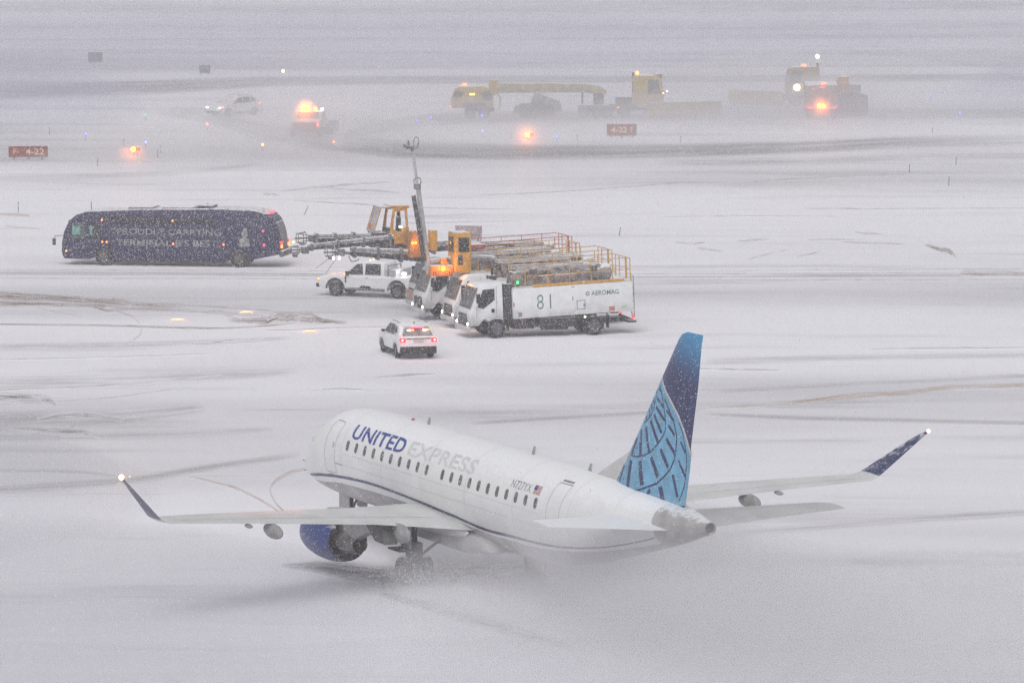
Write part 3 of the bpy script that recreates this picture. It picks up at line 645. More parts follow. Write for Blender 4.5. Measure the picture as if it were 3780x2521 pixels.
# globe artwork on the fin: flat shapes just proud of the skin
def fin_poly(name, polys, off, mat, parent):
    for side in (1, -1):
        bm = bmesh.new()
        for P in polys:
            vv = [bm.verts.new((a, z, 0)) for a, z in P]
            try: bm.faces.new(vv)
            except ValueError: pass
        bmesh.ops.triangulate(bm, faces=bm.faces[:])
        z0 = min(v.co.y for v in bm.verts); z1 = max(v.co.y for v in bm.verts); a0 = min(v.co.x for v in bm.verts); a1 = max(v.co.x for v in bm.verts)
        for i in range(1, int((z1-z0)/.18)+1): bmesh.ops.bisect_plane(bm, geom=bm.verts[:]+bm.edges[:]+bm.faces[:], plane_co=(0, z0+i*.18, 0), plane_no=(0, 1, 0))
        for i in range(1, int((a1-a0)/.18)+1): bmesh.ops.bisect_plane(bm, geom=bm.verts[:]+bm.edges[:]+bm.faces[:], plane_co=(a0+i*.18, 0, 0), plane_no=(1, 0, 0))
        bm.verts.index_update()
        MB().add([(15-v.co.x, side*(fin_half(v.co.x, v.co.y)+off), v.co.y) for v in bm.verts], [[v.index for v in f.verts] for f in bm.faces]).build(name, mat, parent, fix=False); bm.free()
SKY = M('sky_blue_paint', (.15, .38, .57), .4, vary=.12, scale=2); GOLD = M('pale_gold_paint', (.58, .53, .47), .4)
GLOBE = {'field':[(28.448,8.254),(28.23,8.071),(27.842,7.603),(27.354,7.014),(26.862,6.443),(26.169,5.66),(25.669,5.156),(25.125,4.676),(25.672,4.58),(26.376,4.526),(27.371,4.468),(28.598,4.43),(29.325,4.395),(29.978,4.519),(30.136,5.081),(30.275,5.606),(30.375,6.104),(30.317,6.203),(30.172,6.481),(30.003,6.736),(29.882,6.913),(29.639,7.224),(29.349,7.489),(29.009,7.771),(28.717,7.995)],'rim':[(28.413,8.293),(28.717,7.995),(29.009,7.771),(29.349,7.489),(29.639,7.224),(29.882,6.913),(30.003,6.736),(30.172,6.481),(30.317,6.203),(30.375,6.104)],'lines':[([(28.158,7.872),(28.111,7.632),(28.039,7.346),(27.845,7.069),(27.552,6.865),(27.257,6.735)],0.047),([(28.376,8.001),(28.573,7.724),(28.746,7.36),(28.845,7.03),(28.824,6.689),(28.679,6.502),(28.341,6.207),(27.902,5.921),(27.461,5.761),(26.967,5.66),(26.319,5.615)],0.057),([(28.768,7.66),(29.109,7.293),(29.353,7.002),(29.525,6.557),(29.456,6.146),(29.362,5.859),(29.123,5.532),(28.737,5.251),(28.252,4.977),(27.664,4.797),(27.122,4.643),(26.625,4.549),(25.924,4.579)],0.066),([(29.641,7.034),(29.883,6.723),(29.981,6.438),(30.104,6.029),(30.083,5.71),(30.038,5.387),(29.945,5.1),(29.755,4.779),(29.589,4.588)],0.052)],'bars':[([(27.842,7.518),(28.014,7.429)],0.077),([(27.72,7.376),(27.844,7.218)],0.077),([(27.549,7.229),(27.689,7.008)],0.092),([(27.379,6.974),(27.478,6.813)],0.103),([(28.255,7.925),(28.524,7.836)],0.082),([(28.208,7.621),(28.721,7.378)],0.108),([(28.162,7.338),(28.48,7.181),(28.797,6.982)],0.123),([(28.041,7.09),(28.336,6.845),(28.582,6.574)],0.141),([(27.798,6.871),(28.044,6.641),(28.365,6.251)],0.154),([(27.479,6.642),(27.605,6.291),(27.804,5.885)],0.167),([(27.085,6.511),(27.164,5.724)],0.2),([(26.739,6.235),(26.444,5.639)],0.18),([(28.891,7.312),(29.352,7.044)],0.103),([(29.016,6.858),(29.404,6.583)],0.118),([(28.874,6.437),(29.409,6.011)],0.141),([(28.512,6.076),(28.978,5.555)],0.154),([(27.928,5.75),(28.348,5.19)],0.195),([(27.165,5.552),(27.343,4.82)],0.244),([(26.445,5.487),(26.325,4.607)],0.236),([(25.869,5.289),(25.596,4.712)],0.134),([(29.742,6.431),(30.032,6.127)],0.092),([(29.603,5.843),(29.99,5.402)],0.108),([(29.245,5.375),(29.516,4.706)],0.141),([(28.472,4.917),(28.646,4.458)],0.244),([(27.862,4.734),(27.666,4.58)],0.141)]}
def stroke(P, w):
    """polygons of a tapered stroke along P"""
    out = []
    for (a0, z0), (a1, z1) in zip(P, P[1:]):
        dx, dz = a1-a0, z1-z0; l = math.hypot(dx, dz) or 1; nx_, nz_ = -dz/l*w/2, dx/l*w/2
        out.append([(a0+nx_, z0+nz_), (a1+nx_, z1+nz_), (a1-nx_, z1-nz_), (a0-nx_, z0-nz_)])
    return out
fin_poly('globe_field', [GLOBE['field']], .006, SKY, fin)
fin_poly('globe_rim', stroke(GLOBE['rim'], .075), .012, GOLD, fin)
for P, w in GLOBE['lines']: fin_poly('globe_line', stroke(P, w), .010, NAVY, fin)
for P, w in GLOBE['bars']: fin_poly('globe_bar', stroke(P, w), .009, NAVY, fin)

# ------------------------------------------------------------------ airport bus
NB = M('bus_navy_wrap', (.012, .013, .070), .45, snow=.10, vary=.25, scale=4)
bus = thing('airport_bus', 'dark navy airport bus with large pale slogan along its side', 'bus', (-19.30, 278.65, 0), 171.0)
prof = [(-6.42, .78), (-6.38, 1.35), (-6.25, 2.1), (-6.0, 2.7), (-5.6, 3.08), (-4.9, 3.26), (-3.0, 3.33), (2.0, 3.24), (4.9, 3.10), (5.5, 2.92), (5.95, 2.55), (6.28, 1.95), (6.42, 1.35), (6.45, .7), (6.3, .36), (4.65, .34), (4.55, .7), (4.3, .95), (3.95, .98), (3.6, .95), (3.4, .7), (3.3, .34), (-3.25, .34), (-3.4, .7), (-3.6, .95), (-3.95, 1.0), (-4.3, .95), (-4.5, .7), (-4.65, .42)]
def bust(x, y, z):
    k = 1-.16*max(0, (x-5.2)/1.25)**2-.10*max(0, (-x-5.4)/1.0)**2
    return (x, y*k*(1-.03*max(0, (z-1.2)/2)), z)
body = MB().prism(prof, -1.29, 1.29, .12, 2, bust).build('body', NB, bus)
MB().rbox(-6.58, -6.3, -1.2, 1.2, .62, .98, .07).build('rear_bumper', M('bumper_dark_grey', (.07, .068, .07), .7, snow=.3), bus)
MB().rbox(-3.1, 3.2, -1.18, 1.18, .22, .42, .04).build('side_skirt', CHASSIS, bus)
for s in (1, -1):
    for x in (3.95, -3.95): wheel(bus, x, s*1.08, .49, .3, .29, s)
    for i, (x0, x1) in enumerate(((5.0, 5.85), (4.05, 4.85))):
        y = s*1.265
        MB().prism([(x0, 1.55), (x1, 1.55), (x1-.12 if i == 0 else x1, 2.45), (x0, 2.45)], y-.02, y+.02, .02, 1).build('driver_window' if i == 0 else 'door_window', M('lit_teal_glass', (.05, .09, .09), .15, vary=.5, scale=2) if i == 0 else GLASS, bus)
    for i in range(5):
        x0 = 2.6-i*1.28
        MB().rbox(x0, x0+1.16, s*1.262-.015, s*1.262+.015, 2.42, 2.86, .012, 1).build('side_window', M('wrapped_window', (.022, .02, .036), .25), bus)
    MB().tube([(6.2, s*1.2, 1.72), (6.75, s*1.32, 1.66), (6.8, s*1.34, 1.5)], .025, 6).build('mirror_arm', BLACK, bus)
    MB().rbox(6.72, 6.88, s*1.34-.12, s*1.34+.12, 1.15, 1.55, .04).build('mirror', BLACK, bus)
tealp = M('painted_interior_light', (.16, .34, .32), .5)  # lit bus interior painted as flat teal patches on the glass
MB().prism([(5.3, 1.78), (5.78, 1.78), (5.72, 2.3), (5.52, 2.2), (5.3, 2.28)], 1.282, 1.287).build('painted_window_glow', tealp, bus)
MB().prism([(4.55, 1.75), (4.72, 1.75), (4.72, 2.3), (4.6, 2.3)], 1.285, 1.29).build('painted_window_glow', tealp, bus)
# windscreen and rear window follow the raked ends
MB().add([bust(6.46, -1.1, 1.2), bust(6.46, 1.1, 1.2), bust(6.02, 1.05, 2.55), bust(6.02, -1.05, 2.55)], [(0,1,2,3)]).build('windscreen', GLASS, bus)
MB().add([(-6.45, -.85, 1.35), (-6.45, .85, 1.35), (-6.17, .85, 2.45), (-6.17, -.85, 2.45)], [(0,1,2,3)]).build('rear_panel', M('rear_panel_grey', (.10, .10, .115), .35, snow=.2), bus)
MB().add([(-6.13, -.95, 2.5), (-6.13, .95, 2.5), (-5.68, .95, 3.0), (-5.68, -.95, 3.0)], [(0,1,2,3)]).build('rear_window', M('snowy_rear_glass', (.38, .39, .42), .3, vary=.25), bus)
MB().rbox(1.1, 2.6, -.8, .8, 3.24, 3.36, .05).rbox(-1.2, .6, -.8, .8, 3.27, 3.36, .05).build('roof_battery_cover', M('roof_cover_grey', (.28, .25, .26), .6, snow=.6), bus)
MB().rbox(-2.35, -1.35, -.7, .7, 3.3, 3.46, .05).build('roof_hatch', NB, bus)
BT = M('slogan_grey', (.30, .30, .315), .5, vary=.3, scale=5)
text_on('slogan', 'PROUDLY CARRYING', lambda u, v: (3.1-6.05*u, 1.305, 1.80+.36*v), BT, bus, .012)
text_on('slogan', 'TERMINAL B\u2019S BEST.', lambda u, v: (3.16-6.05*u, 1.305, 1.16+.36*v), BT, bus, .012)
em = MB()
em.ball((-4.32, 1.29, 1.92), .2, 10, 6, (1, .08, 1)); em.prism([(-4.62, 1.2), (-4.02, 1.2), (-4.02, 1.62), (-4.2, 1.72), (-4.44, 1.72), (-4.62, 1.62)], 1.295, 1.305)
em.prism([(-4.42, 2.08), (-4.24, 2.08), (-4.3, 2.26), (-4.38, 2.26)], 1.295, 1.305); em.build('bus_emblem', BT, bus)
amb = EM('amber_marker_glow', (1, .17, .015), 9); redm = EM('red_marker_glow', (1, .03, .06), 8)
for s in (1, -1):
    for x, z in ((4.0, 2.62), (3.98, 1.36), (3.72, 1.36), (-.15, 2.62), (-.17, 1.3), (6.1, .82), (-3.1, 1.3)): MB().ball((x, s*1.30, z), .045, 8, 5).build('marker_light', amb, bus)
    for x, z in ((-5.4, 2.1), (-5.45, 1.3)): MB().ball((x, s*1.29, z), .05, 8, 5).build('marker_light', redm, bus)
    tl = MB().rbox(-6.47, -6.38, s*.98-.12, s*.98+.12, 1.12, 1.3, .02, 1).build('tail_light', EM('bus_tail_glow', (1, .20, .015), 5), bus)
    MB().rbox(-6.45, -6.33, s*.98-.12, s*.98+.12, 1.33, 1.5, .02, 1).build('brake_light', EM('bus_brake_glow', (1, .02, .03), 3), bus)
for y in (-.75, -.2, 0, .2, .75): MB().ball((-5.68, y, 3.10), .045, 8, 5).build('marker_light', redm, bus)

# ------------------------------------------------------------------ white vehicles
def arch(x, r, z0, n=7, w=1.):
    return [(x+r*math.cos(math.pi-math.pi*i/n)*w, z0+max(0, r*math.sin(math.pi*i/n))) for i in range(n+1)]
def tumble(w0, z0, k):
    return lambda x, y, z: (x, y*(1-k*max(0, z-z0)), z)
CW = M('car_white', (.72, .725, .735), .3, snow=.45, vary=.03)
TRIM = M('car_lower_trim', (.03, .03, .032), .7, snow=.2, vary=.2)
CGL = M('car_glass', (.04, .042, .046), .15, snow=.25, vary=.25)

def make_suv(name, label, loc, deg, rear_lights=True, boxy=0.):
    t = thing(name, label, 'car', loc, deg)
    L_, w = 2.25, .93
    low = [(-2.2, .42), (-2.24, .75), (-2.22, 1.02), (-2.05, 1.10), (1.0, 1.04), (1.55, .98), (2.05, .86), (2.22, .68), (2.22, .38), (2.0, .26)]+arch(1.36, .40, .28)[::-1]+arch(-1.34, .40, .28)[::-1]+[(-2.0, .3)]
    MB().prism(low, -w, w, .07, 2, lambda x, y, z: (x, y*(1-.09*max(0, abs(x)-1.5)**2)*(1-.03*abs(z-.7)), z)).build('body', CW, t)
    top = [(-2.02, 1.08), (-1.72, 1.48), (-1.35, 1.62), (-.4, 1.67), (.25, 1.62), (1.12, 1.05)]
    cab = MB().prism(top, -w+.03, w-.03, .07, 2, lambda x, y, z: (x, y*(1-.30*max(0, z-1.05)), z)).build('cabin', CW, t)
    ym = lambda z: (w-.03)*(1-.30*max(0, z-1.05))+.012
    for s in (1, -1):
        def sg(nm, P): MB().add([(x, s*ym(z), z) for x, z in P], [tuple(range(len(P)))]).build(nm, CGL, t)
        sg('side_window', [(.86, 1.12), (.2, 1.52), (-.12, 1.55), (-.12, 1.1)]); sg('side_window', [(-.2, 1.1), (-.2, 1.555), (-.9, 1.54), (-1.02, 1.12)]); sg('quarter_window', [(-1.1, 1.14), (-1.0, 1.52), (-1.3, 1.48), (-1.55, 1.24)])
        MB().rbox(.66, .86, s*.93-.0, s*1.08, 1.06, 1.2, .03).build('mirror', TRIM, t)
        MB().tube([(-1.3, s*.66, 1.64), (-.6, s*.68, 1.71), (.1, s*.67, 1.67)], .018, 6).build('roof_rail', TRIM, t)
        for x in (1.36, -1.34):
            wheel(t, x, s*.80, .345, .235, .24, s)
            P = arch(x, .44, .30, 9); Q = arch(x, .385, .30, 9)
            MB().add([(a, s*(w+.012-.03*abs(b-.7)), b) for a, b in P]+[(a, s*(w+.012-.03*abs(b-.7)), b) for a, b in Q], [(i, i+1, 11+i, 10+i) for i in range(9)]).build('wheel_arch', TRIM, t)
        MB().rbox(-.92, .92, s*.88-.03, s*.93, .26, .40, .02).build('sill', TRIM, t)
        MB().rbox(1.9, 2.2, s*.74-.13, s*.74+.13, .70, .80, .03).build('headlight', EM('headlight_glow', (.85, 1, .95), 14) if not rear_lights else M('lamp_glass', (.5, .5, .48), .2), t)
    MB().add([(1.08, -.80, 1.10), (1.08, .80, 1.10), (.34, .70, 1.585), (.34, -.70, 1.585)], [(0,1,2,3)]).build('windscreen', CGL, t)
    MB().add([(-2.045, -.74, 1.13), (-2.045, .74, 1.13), (-1.80, .62, 1.43), (-1.80, -.62, 1.43)], [(0,1,2,3)]).build('rear_window', M('snowy_car_glass', (.30, .29, .30), .3, vary=.4, scale=3), t)
    MB().rbox(-1.92, -1.5, -.6, .6, 1.52, 1.57, .02).build('spoiler', CW, t)
    MB().rbox(-2.30, -2.05, -.88, .88, .27, .64, .05).build('rear_bumper', TRIM, t)
    MB().rbox(2.1, 2.27, -.84, .84, .26, .52, .05).build('front_bumper', TRIM, t)
    MB().rbox(-2.265, -2.22, -.24, .24, .80, .93, .01, 1).build('number_plate', M('plate_cream', (.50, .47, .42), .5), t)
    MB().rbox(-2.27, -2.2, -.60, .60, .985, 1.02, .01, 1).build('tailgate_trim', TRIM, t)
    MB().prism([(-1.42, 1.62), (-1.3, 1.63), (-1.4, 1.72)], -.015, .015).build('roof_antenna', BLACK, t)
    if rear_lights:
        for s in (1, -1):
            MB().prism([(-2.25, .80), (-2.05, .88), (-2.05, 1.02), (-2.25, 1.02)], s*.62, s*.90, .02, 1).build('tail_light', EM('car_tail_glow', (1, .02, .06), 2.2), t)
            q = MB().ball((-2.24, s*.78, .92), .05, 8, 6).build('brake_lamp', EM('car_brake_glow', (1, .30, .08), 9), t)
        MB().rbox(-1.97, -1.93, -.30, .30, 1.49, 1.525, .006, 1).build('high_brake_light', EM('car_high_brake_glow', (1, .05, .10), 6), t)
        for s, x in ((1, .42), (-1, .42)):
            MB().tube([(-1.90, s*.46, 1.355), (-1.90, s*.30, 1.365)], .032, 8).build('warning_light', EM('white_warning_glow', (1, .9, .75), 5), t)
            MB().tube([(-1.895, s*.29 if s > 0 else s*.47, 1.365), (-1.895, s*.14 if s > 0 else s*.60, 1.37)], .03, 8).build('warning_light', EM('amber_warning_glow', (1, .32, .01), 4), t)
        lamp('tail_glow', 'POINT', (-2.75, .7, .95), (1, .05, .10), 4, t, .12); lamp('tail_glow', 'POINT', (-2.75, -.7, .95), (1, .05, .10), 4, t, .12)
    return t
suv = make_suv('white_car', 'white compact SUV seen from behind with red brake lights glowing', (-4.99, 230.95, 0), 105)
fsuv = make_suv('white_car', 'white SUV far off in the haze with pale headlights facing left', (-24.1, 422.6, 0), 226, False)
fsuv.scale = (1.12, 1.05, 1.05)
for x, y, z in ((1.95, .96, .80), (-1.9, .93, 1.0)): MB().ball((x, y, z), .06, 8, 5).build('marker_light', amb, fsuv)

# pickup
pk = thing('pickup_truck', 'white crew cab pickup truck beside the deicing trucks, work light on its bed', 'pickup', (-7.37, 259.92, 0), 156)
low = [(-2.95, .62), (-2.98, 1.15), (1.25, 1.17), (2.2, 1.15), (2.78, 1.06), (2.92, .9), (2.92, .52), (2.7, .46)]+arch(1.84, .52, .42)[::-1]+[(1.2, .48), (-1.1, .48)]+arch(-1.80, .52, .42)[::-1]+[(-2.6, .56)]
MB().prism(low, -1.0, 1.0, .08, 2, lambda x, y, z: (x, y*(1-.06*max(0, x-2.0)), z)).build('body', CW, pk)
MB().prism([(-1.05, 1.14), (-.98, 1.88), (.1, 1.94), (.62, 1.86), (1.42, 1.16)], -.92, .92, .08, 2, lambda x, y, z: (x, y*(1-.16*max(0, z-1.15)), z)).build('cabin', CW, pk)
for s in (1, -1):
    yy = lambda z: s*(.92*(1-.16*max(0, z-1.15))+.012)
    def sg(nm, P, m): MB().add([(x, yy(z), z) for x, z in P], [tuple(range(len(P)))]).build(nm, m, pk)
    sg('side_window', [(1.22, 1.21), (.62, 1.76), (.30, 1.80), (.22, 1.22)], CGL); sg('side_window', [(.10, 1.22), (.10, 1.80), (-.78, 1.80), (-.82, 1.22)], CGL)
    for x in (1.84, -1.80):
        wheel(pk, x, s*.86, .405, .28, .25, s)
        P = arch(x, .575, .42, 10); Q = arch(x, .47, .42, 10)
        MB().add([(a, s*1.012, b) for a, b in P]+[(a, s*1.012, b) for a, b in Q], [(i, i+1, 12+i, 11+i) for i in range(10)]).build('wheel_arch', TRIM, pk)
    MB().rbox(1.02, 1.16, s*1.02, s*1.22, 1.14, 1.40, .03).build('mirror', TRIM, pk)
    MB().ball((1.17, s*1.18, 1.24), .05, 8, 5).build('marker_light', amb, pk)
    MB().rbox(-1.1, 1.2, s*.98, s*1.06, .40, .46, .02).build('running_board', TRIM, pk)
    MB().rbox(-1.05, 1.15, s*.90, s*.95, .36, .50, .02).build('sill', TRIM, pk)
    MB().rbox(1.18, 1.27, s*1.0-.005, s*1.012, .74, 1.1, .01, 1).build('fender_vent', TRIM, pk)
    MB().rbox(-.15, .05, s*1.003, s*1.018, 1.02, 1.05, .005, 1).build('door_handle', TRIM, pk)
    MB().prism([(-.3, .5), (-.18, .64), (.28, .66), (.42, .5)], s*.99, s*1.02, .01, 1).build('mud_splash', CHASSIS, pk)
    MB().ball((2.86, s*.92, .92), .06, 8, 5).build('indicator_light', amb, pk)
    MB().rbox(2.72, 2.94, s*.80-.15, s*.80+.15, .78, 1.0, .03).build('headlight', M('lamp_glass', (.5, .5, .48), .2), pk)
MB().rbox(2.82, 3.02, -.98, .98, .46, .70, .06).build('front_bumper', TRIM, pk)
MB().add([(1.385, -.78, 1.22), (1.385, .78, 1.22), (.68, .72, 1.82), (.68, -.72, 1.82)], [(0,1,2,3)]).build('windscreen', CGL, pk)
MB().tube([(-1.2, -.8, 1.15), (-1.2, -.8, 1.72), (-1.2, .8, 1.72), (-1.2, .8, 1.15)], .03, 8).build('headache_rack', BLACK, pk)
MB().rbox(-1.75, -1.35, -.95, .95, 1.17, 1.55, .05).build('toolbox', LIGHTGREY, pk)
wl = MB().rbox(-2.25, -2.05, .70, .92, 1.26, 1.40, .03).build('work_light', EM('work_light_glow', (1, .98, .9), 12), pk)
MB().rbox(-2.9, -1.8, .93, .97, 1.175, 1.21, .01, 1).build('bed_rail', M('lit_bed_rail', (.6, .6, .6), .4), pk)
lamp('work_lamp', 'POINT', (-2.15, .80, 1.55), (1, .95, .85), 22, pk, .08)
for y in (-.4, 0, .4): MB().ball((.05, y, 1.95), .035, 8, 5).build('cab_light', EM('cab_light_glow', (1, .8, .4), 4), pk)

# ------------------------------------------------------------------ deicing trucks
DT = M('truck_body_white', (.74, .75, .76), .35, snow=.5, vary=.04)
TEAL = M('lettering_teal', (.06, .145, .16), .5)
nt = DT.node_tree; N = nt.nodes; L = nt.links; pb_ = N['Principled BSDF']; src = pb_.inputs['Base Color'].links[0].from_socket   # road film low on the bodywork
tc = N.new('ShaderNodeTexCoord'); sx = N.new('ShaderNodeSeparateXYZ'); L.new(tc.outputs['Object'], sx.inputs[0])
nz = N.new('ShaderNodeTexNoise'); nz.inputs['Scale'].default_value = 2.2; nz.inputs['Detail'].default_value = 6; L.new(tc.outputs['Object'], nz.inputs['Vector'])
mu = N.new('ShaderNodeMath'); mu.operation = 'MULTIPLY_ADD'; L.new(nz.outputs['Fac'], mu.inputs[0]); mu.inputs[1].default_value = -1.6; L.new(sx.outputs['Z'], mu.inputs[2])
rp = N.new('ShaderNodeMapRange'); rp.interpolation_type = 'SMOOTHSTEP'; rp.inputs['From Min'].default_value = .75; rp.inputs['From Max'].default_value = -.15; rp.inputs['To Max'].default_value = .6; L.new(mu.outputs[0], rp.inputs['Value'])
mx = N.new('ShaderNodeMix'); mx.data_type = 'RGBA'; L.new(rp.outputs[0], mx.inputs[0]); L.new(src, mx.inputs[6]); mx.inputs[7].default_value = (.30, .285, .27, 1); L.new(mx.outputs[2], pb_.inputs['Base Color'])
RAILY = M('rail_yellow', (.60, .33, .05), .5, snow=.15, vary=.1); RAILR = M('rail_red', (.50, .10, .07), .5, snow=.15, vary=.1)
DECK = M('deck_machinery', (.27, .215, .19), .8, snow=.22, vary=.5, scale=2.5)
DECK2 = M('tank_grey', (.26, .24, .235), .6, snow=.45, vary=.3, scale=2)
BOOM = M('boom_grey', (.26, .26, .265), .5, .1, snow=.55, vary=.2)
BOOMD = M('boom_dark', (.055, .053, .055), .6, snow=.35, vary=.4, scale=5)
TH = 197.0
def truck_loc(fx_, fy_):
    a = R(TH); f = (math.cos(a), math.sin(a)); l = (-math.sin(a), math.cos(a))
    return (fx_-1.15*l[0]-2.6*f[0], fy_-1.15*l[1]-2.6*f[1], 0)
def make_truck(label, loc, rail, body_front=True, full=True):
    t = thing('deicing_truck', label, 'truck', loc, TH, 'deicing trucks parked side by side')
    # cab
    cab = MB().prism([(3.98, .62), (4.06, 1.15), (3.92, 1.5), (3.52, 2.52), (3.3, 2.7), (2.28, 2.74), (2.22, .98), (2.22, .8), (3.05, .8), (3.2, .98), (3.4, .8), (3.5, .62)], -1.13, 1.13, .09, 2, lambda x, y, z: (x, y*(1-.05*max(0, x-3.3))*(1-.035*max(0, z-1.4)), z)).build('cab', DT, t)
    MB().add([(3.97, -1.0, 1.46), (3.97, 1.0, 1.46), (3.58, .97, 2.46), (3.58, -.97, 2.46)], [(0,1,2,3)]).build('windscreen', M('snowy_windscreen', (.15, .148, .152), .3, snow=.4, vary=.5, scale=4), cab)
    for s in (1, -1):
        yy = lambda z: s*(1.13*(1-.035*max(0, z-1.4))+.012)
        MB().add([(x, yy(z), z) for x, z in ((3.62, 1.55), (3.34, 2.40), (2.72, 2.44), (2.70, 1.9), (3.3, 1.48))], [(0,1,2,3,4)]).build('side_window', GLASS, cab)
        for P in ([(2.62, 1.02), (2.62, 2.55)], [(3.66, 1.02), (3.66, 1.55)]):
            MB().add([(P[0][0]-.012, yy(1.1), P[0][1]), (P[0][0]+.012, yy(1.1), P[0][1]), (P[1][0]+.012, yy(P[1][1]), P[1][1]), (P[1][0]-.012, yy(P[1][1]), P[1][1])], [(0,1,2,3)]).build('door_gap', LINEM, cab)
        MB().rbox(2.72, 2.88, s*1.135-.01, s*1.135+.02, 1.28, 1.46, .01, 1).build('door_handle', BLACK, cab)
        MB().rbox(3.90, 4.08, s*.95-.10, s*.95+.14, .60, .92, .04).build('headlight_housing', LIGHTGREY, cab)
        MB().ball((4.07, s*.93, .72), .075, 8, 6).build('headlight', EM('truck_headlight_glow', (1, 1, .93), 8), cab)
        MB().rbox(3.55, 3.72, s*1.18, s*1.40, 1.75, 2.25, .04).build('mirror', BLACK, cab)
        wheel(t, 2.6, s*1.02, .50, .30, .29, s)
        for d in (.88,): wheel(t, -2.65, s*1.02, .50, .32, .29, s); wheel(t, -2.65, s*.70, .50, .26, .29, s)
        MB().rbox(-3.35, -1.95, s*.72, s*1.20, 1.06, 1.10, .02).rbox(-3.4, -3.36, s*.8, s*1.2, .35, 1.02, .015, 1).rbox(1.95, 2.0, s*.8, s*1.18, .35, 1.02, .015, 1).build('mudguard', BLACK, t)
    MB().rbox(3.98, 4.16, -1.12, 1.12, .34, .60, .06).build('front_bumper', DT, t)
    MB().rbox(4.045, 4.085, -.7, .7, .66, 1.22, .02, 1).build('grille', M('snowy_grille', (.10, .10, .105), .7, snow=.5, vary=.5, scale=6), cab)
    ch = MB().rbox(-4.6, 3.9, -.5, .5, .55, .80, .03)
    ch.rbox(.6, 1.7, .5, 1.15, .42, .98, .05).rbox(-1.7, .3, .55, 1.12, .45, .92, .06).rbox(.6, 1.7, -1.15, -.5, .42, .98, .05).rbox(-1.7, .3, -1.12, -.55, .45, .92, .06)
    ch.tube([(-1.2, 1.0, .5), (.2, 1.0, .5)], .18, 10).rbox(-4.95, -4.5, -1.0, 1.0, .55, .68, .03).tube([(-4.1, .7, .95), (-4.9, .7, .62)], .07, 6)
    ch.build('chassis', CHASSIS, t)
    MB().rbox(1.72, 2.2, -1.05, 1.05, .85, 2.66, .05).tube([(1.95, .9, 2.6), (1.95, .9, 3.05)], .06, 8).build('exhaust_stack', M('gap_dark', (.05, .05, .052), .75, snow=.2, vary=.4), t)
    # body box
    box = MB().rbox(-4.72, 1.70, -1.22, 1.22, .98, 2.48, .035).build('body_box', DT, t)
    MB().rbox(-4.3, .6, 1.19, 1.235, 2.49, 2.62, .01, 1).rbox(-4.3, .6, -1.235, -1.19, 2.49, 2.62, .01, 1).build('deck_edge', YELLOW if rail is RAILY else ORANGE, t)
    MB().rbox(-4.7, 1.68, -1.2, 1.2, 2.482, 2.52, .01, 1).build('deck', M('deck_plate', (.30, .29, .29), .7, snow=.6), t)
    for s in (1, -1):
        MB().rbox(-4.78, -4.73, s*.98-.14, s*.98+.14, .78, .92, .01, 1).build('tail_light', EM('truck_tail_glow', (1, .03, .03), 2), t)
    # deck machinery: tanks, pipes, lockers
    m = MB(); rr = random.Random(hash(label) % 1000 if False else len(label))
    m.rbox(-3.2, 1.2, -.85, .85, 2.52, 3.30, .08)
    for i in range(10): m.tube([(-3.2, -.8+.178*i, 3.32+.10*rr.random()), (1.2, -.8+.178*i, 3.34+.14*rr.random())], .035, 5)
    m.rbox(-1.9, .2, -.95, .95, 2.52, 3.0, .05); m.tube([(-3.6, .1, 3.02), (1.3, .1, 3.3)], .10, 8)
    for i in range(26): x = rr.uniform(-3.4, .9); m.rbox(x, x+rr.uniform(.2, .7), rr.uniform(-.9, 0), rr.uniform(.2, .95), 2.5, rr.uniform(3.0, 3.42), .03, 1)
    for i in range(5):
        x0, y0 = rr.uniform(-3.3, -1.5), rr.uniform(-.8, .8)
        m.tube([(x0+k*.45, y0+.22*math.sin(k*1.3+i), 3.12+.16*math.sin(k*.9+2*i)) for k in range(8)], .045, 6)
    m.build('deck_machinery', DECK, t)
    tk = MB(); tk.lathe([(-3.75, .02), (-3.75, .34), (-3.68, .40), (-2.3, .40), (-2.23, .34), (-2.23, .02)], (0, .55, 2.95), 'x', 18); tk.build('fluid_tank', DECK2, t)
    # hand rails
    rl = MB(); z0, z1, zm = 2.5, 3.6, 3.05
    for s in (1, -1):
        y = s*1.14
        rl.tube([(-4.66, y, z0), (-4.66, y, z1), (-4.55, y, z1+.03), (.9, y, z1), (.98, y, z1-.08), (.98, y, z0)], .024, 6)
        rl.tube([(-4.66, y, zm), (.98, y, zm)], .02, 6)
        for x in (-3.7, -2.55, -1.4, -.25): rl.tube([(x, y, z0), (x, y, z1)], .022, 6)
    for y in (-.55, .5): rl.tube([(-4.66, y, z0), (-4.66, y, z1)], .024, 6)
    rl.tube([(-4.66, -1.14, z1), (-4.66, 1.14, z1)], .024, 6); rl.tube([(-4.66, -1.14, zm), (-4.66, 1.14, zm)], .02, 6)
    rl.rbox(-4.69, -4.63, .42, .58, z0, z1, .01, 1)
    rl.build('hand_rail', rail, t)
    ld = MB()
    for y in (.62, 1.02): ld.tube([(-4.86, y, .62), (-4.86, y, 2.7), (-4.72, y, 2.8)], .025, 6)
    ld = ld.build('ladder', M('ladder_grey', (.30, .26, .24), .6, snow=.2, vary=.3), t)
    for i in range(6): MB().tube([(-4.86, .62, .75+i*.34), (-4.86, 1.02, .75+i*.34)], .02, 6).build('rung', MC['ladder_grey'], ld)
    t.scale = (.965, 1, 1)
    for o in t.children:
        if o.name.split('.')[0] in ('body_box', 'deck_edge', 'deck', 'deck_machinery', 'fluid_tank', 'hand_rail', 'ladder'): o.rotation_euler = (0, R(2.2), 0)
    return t, cab, box
T1, c1, b1 = make_truck('white deicing truck numbered 81, nearest the camera of the row', truck_loc(-.83, 238.28), RAILY)
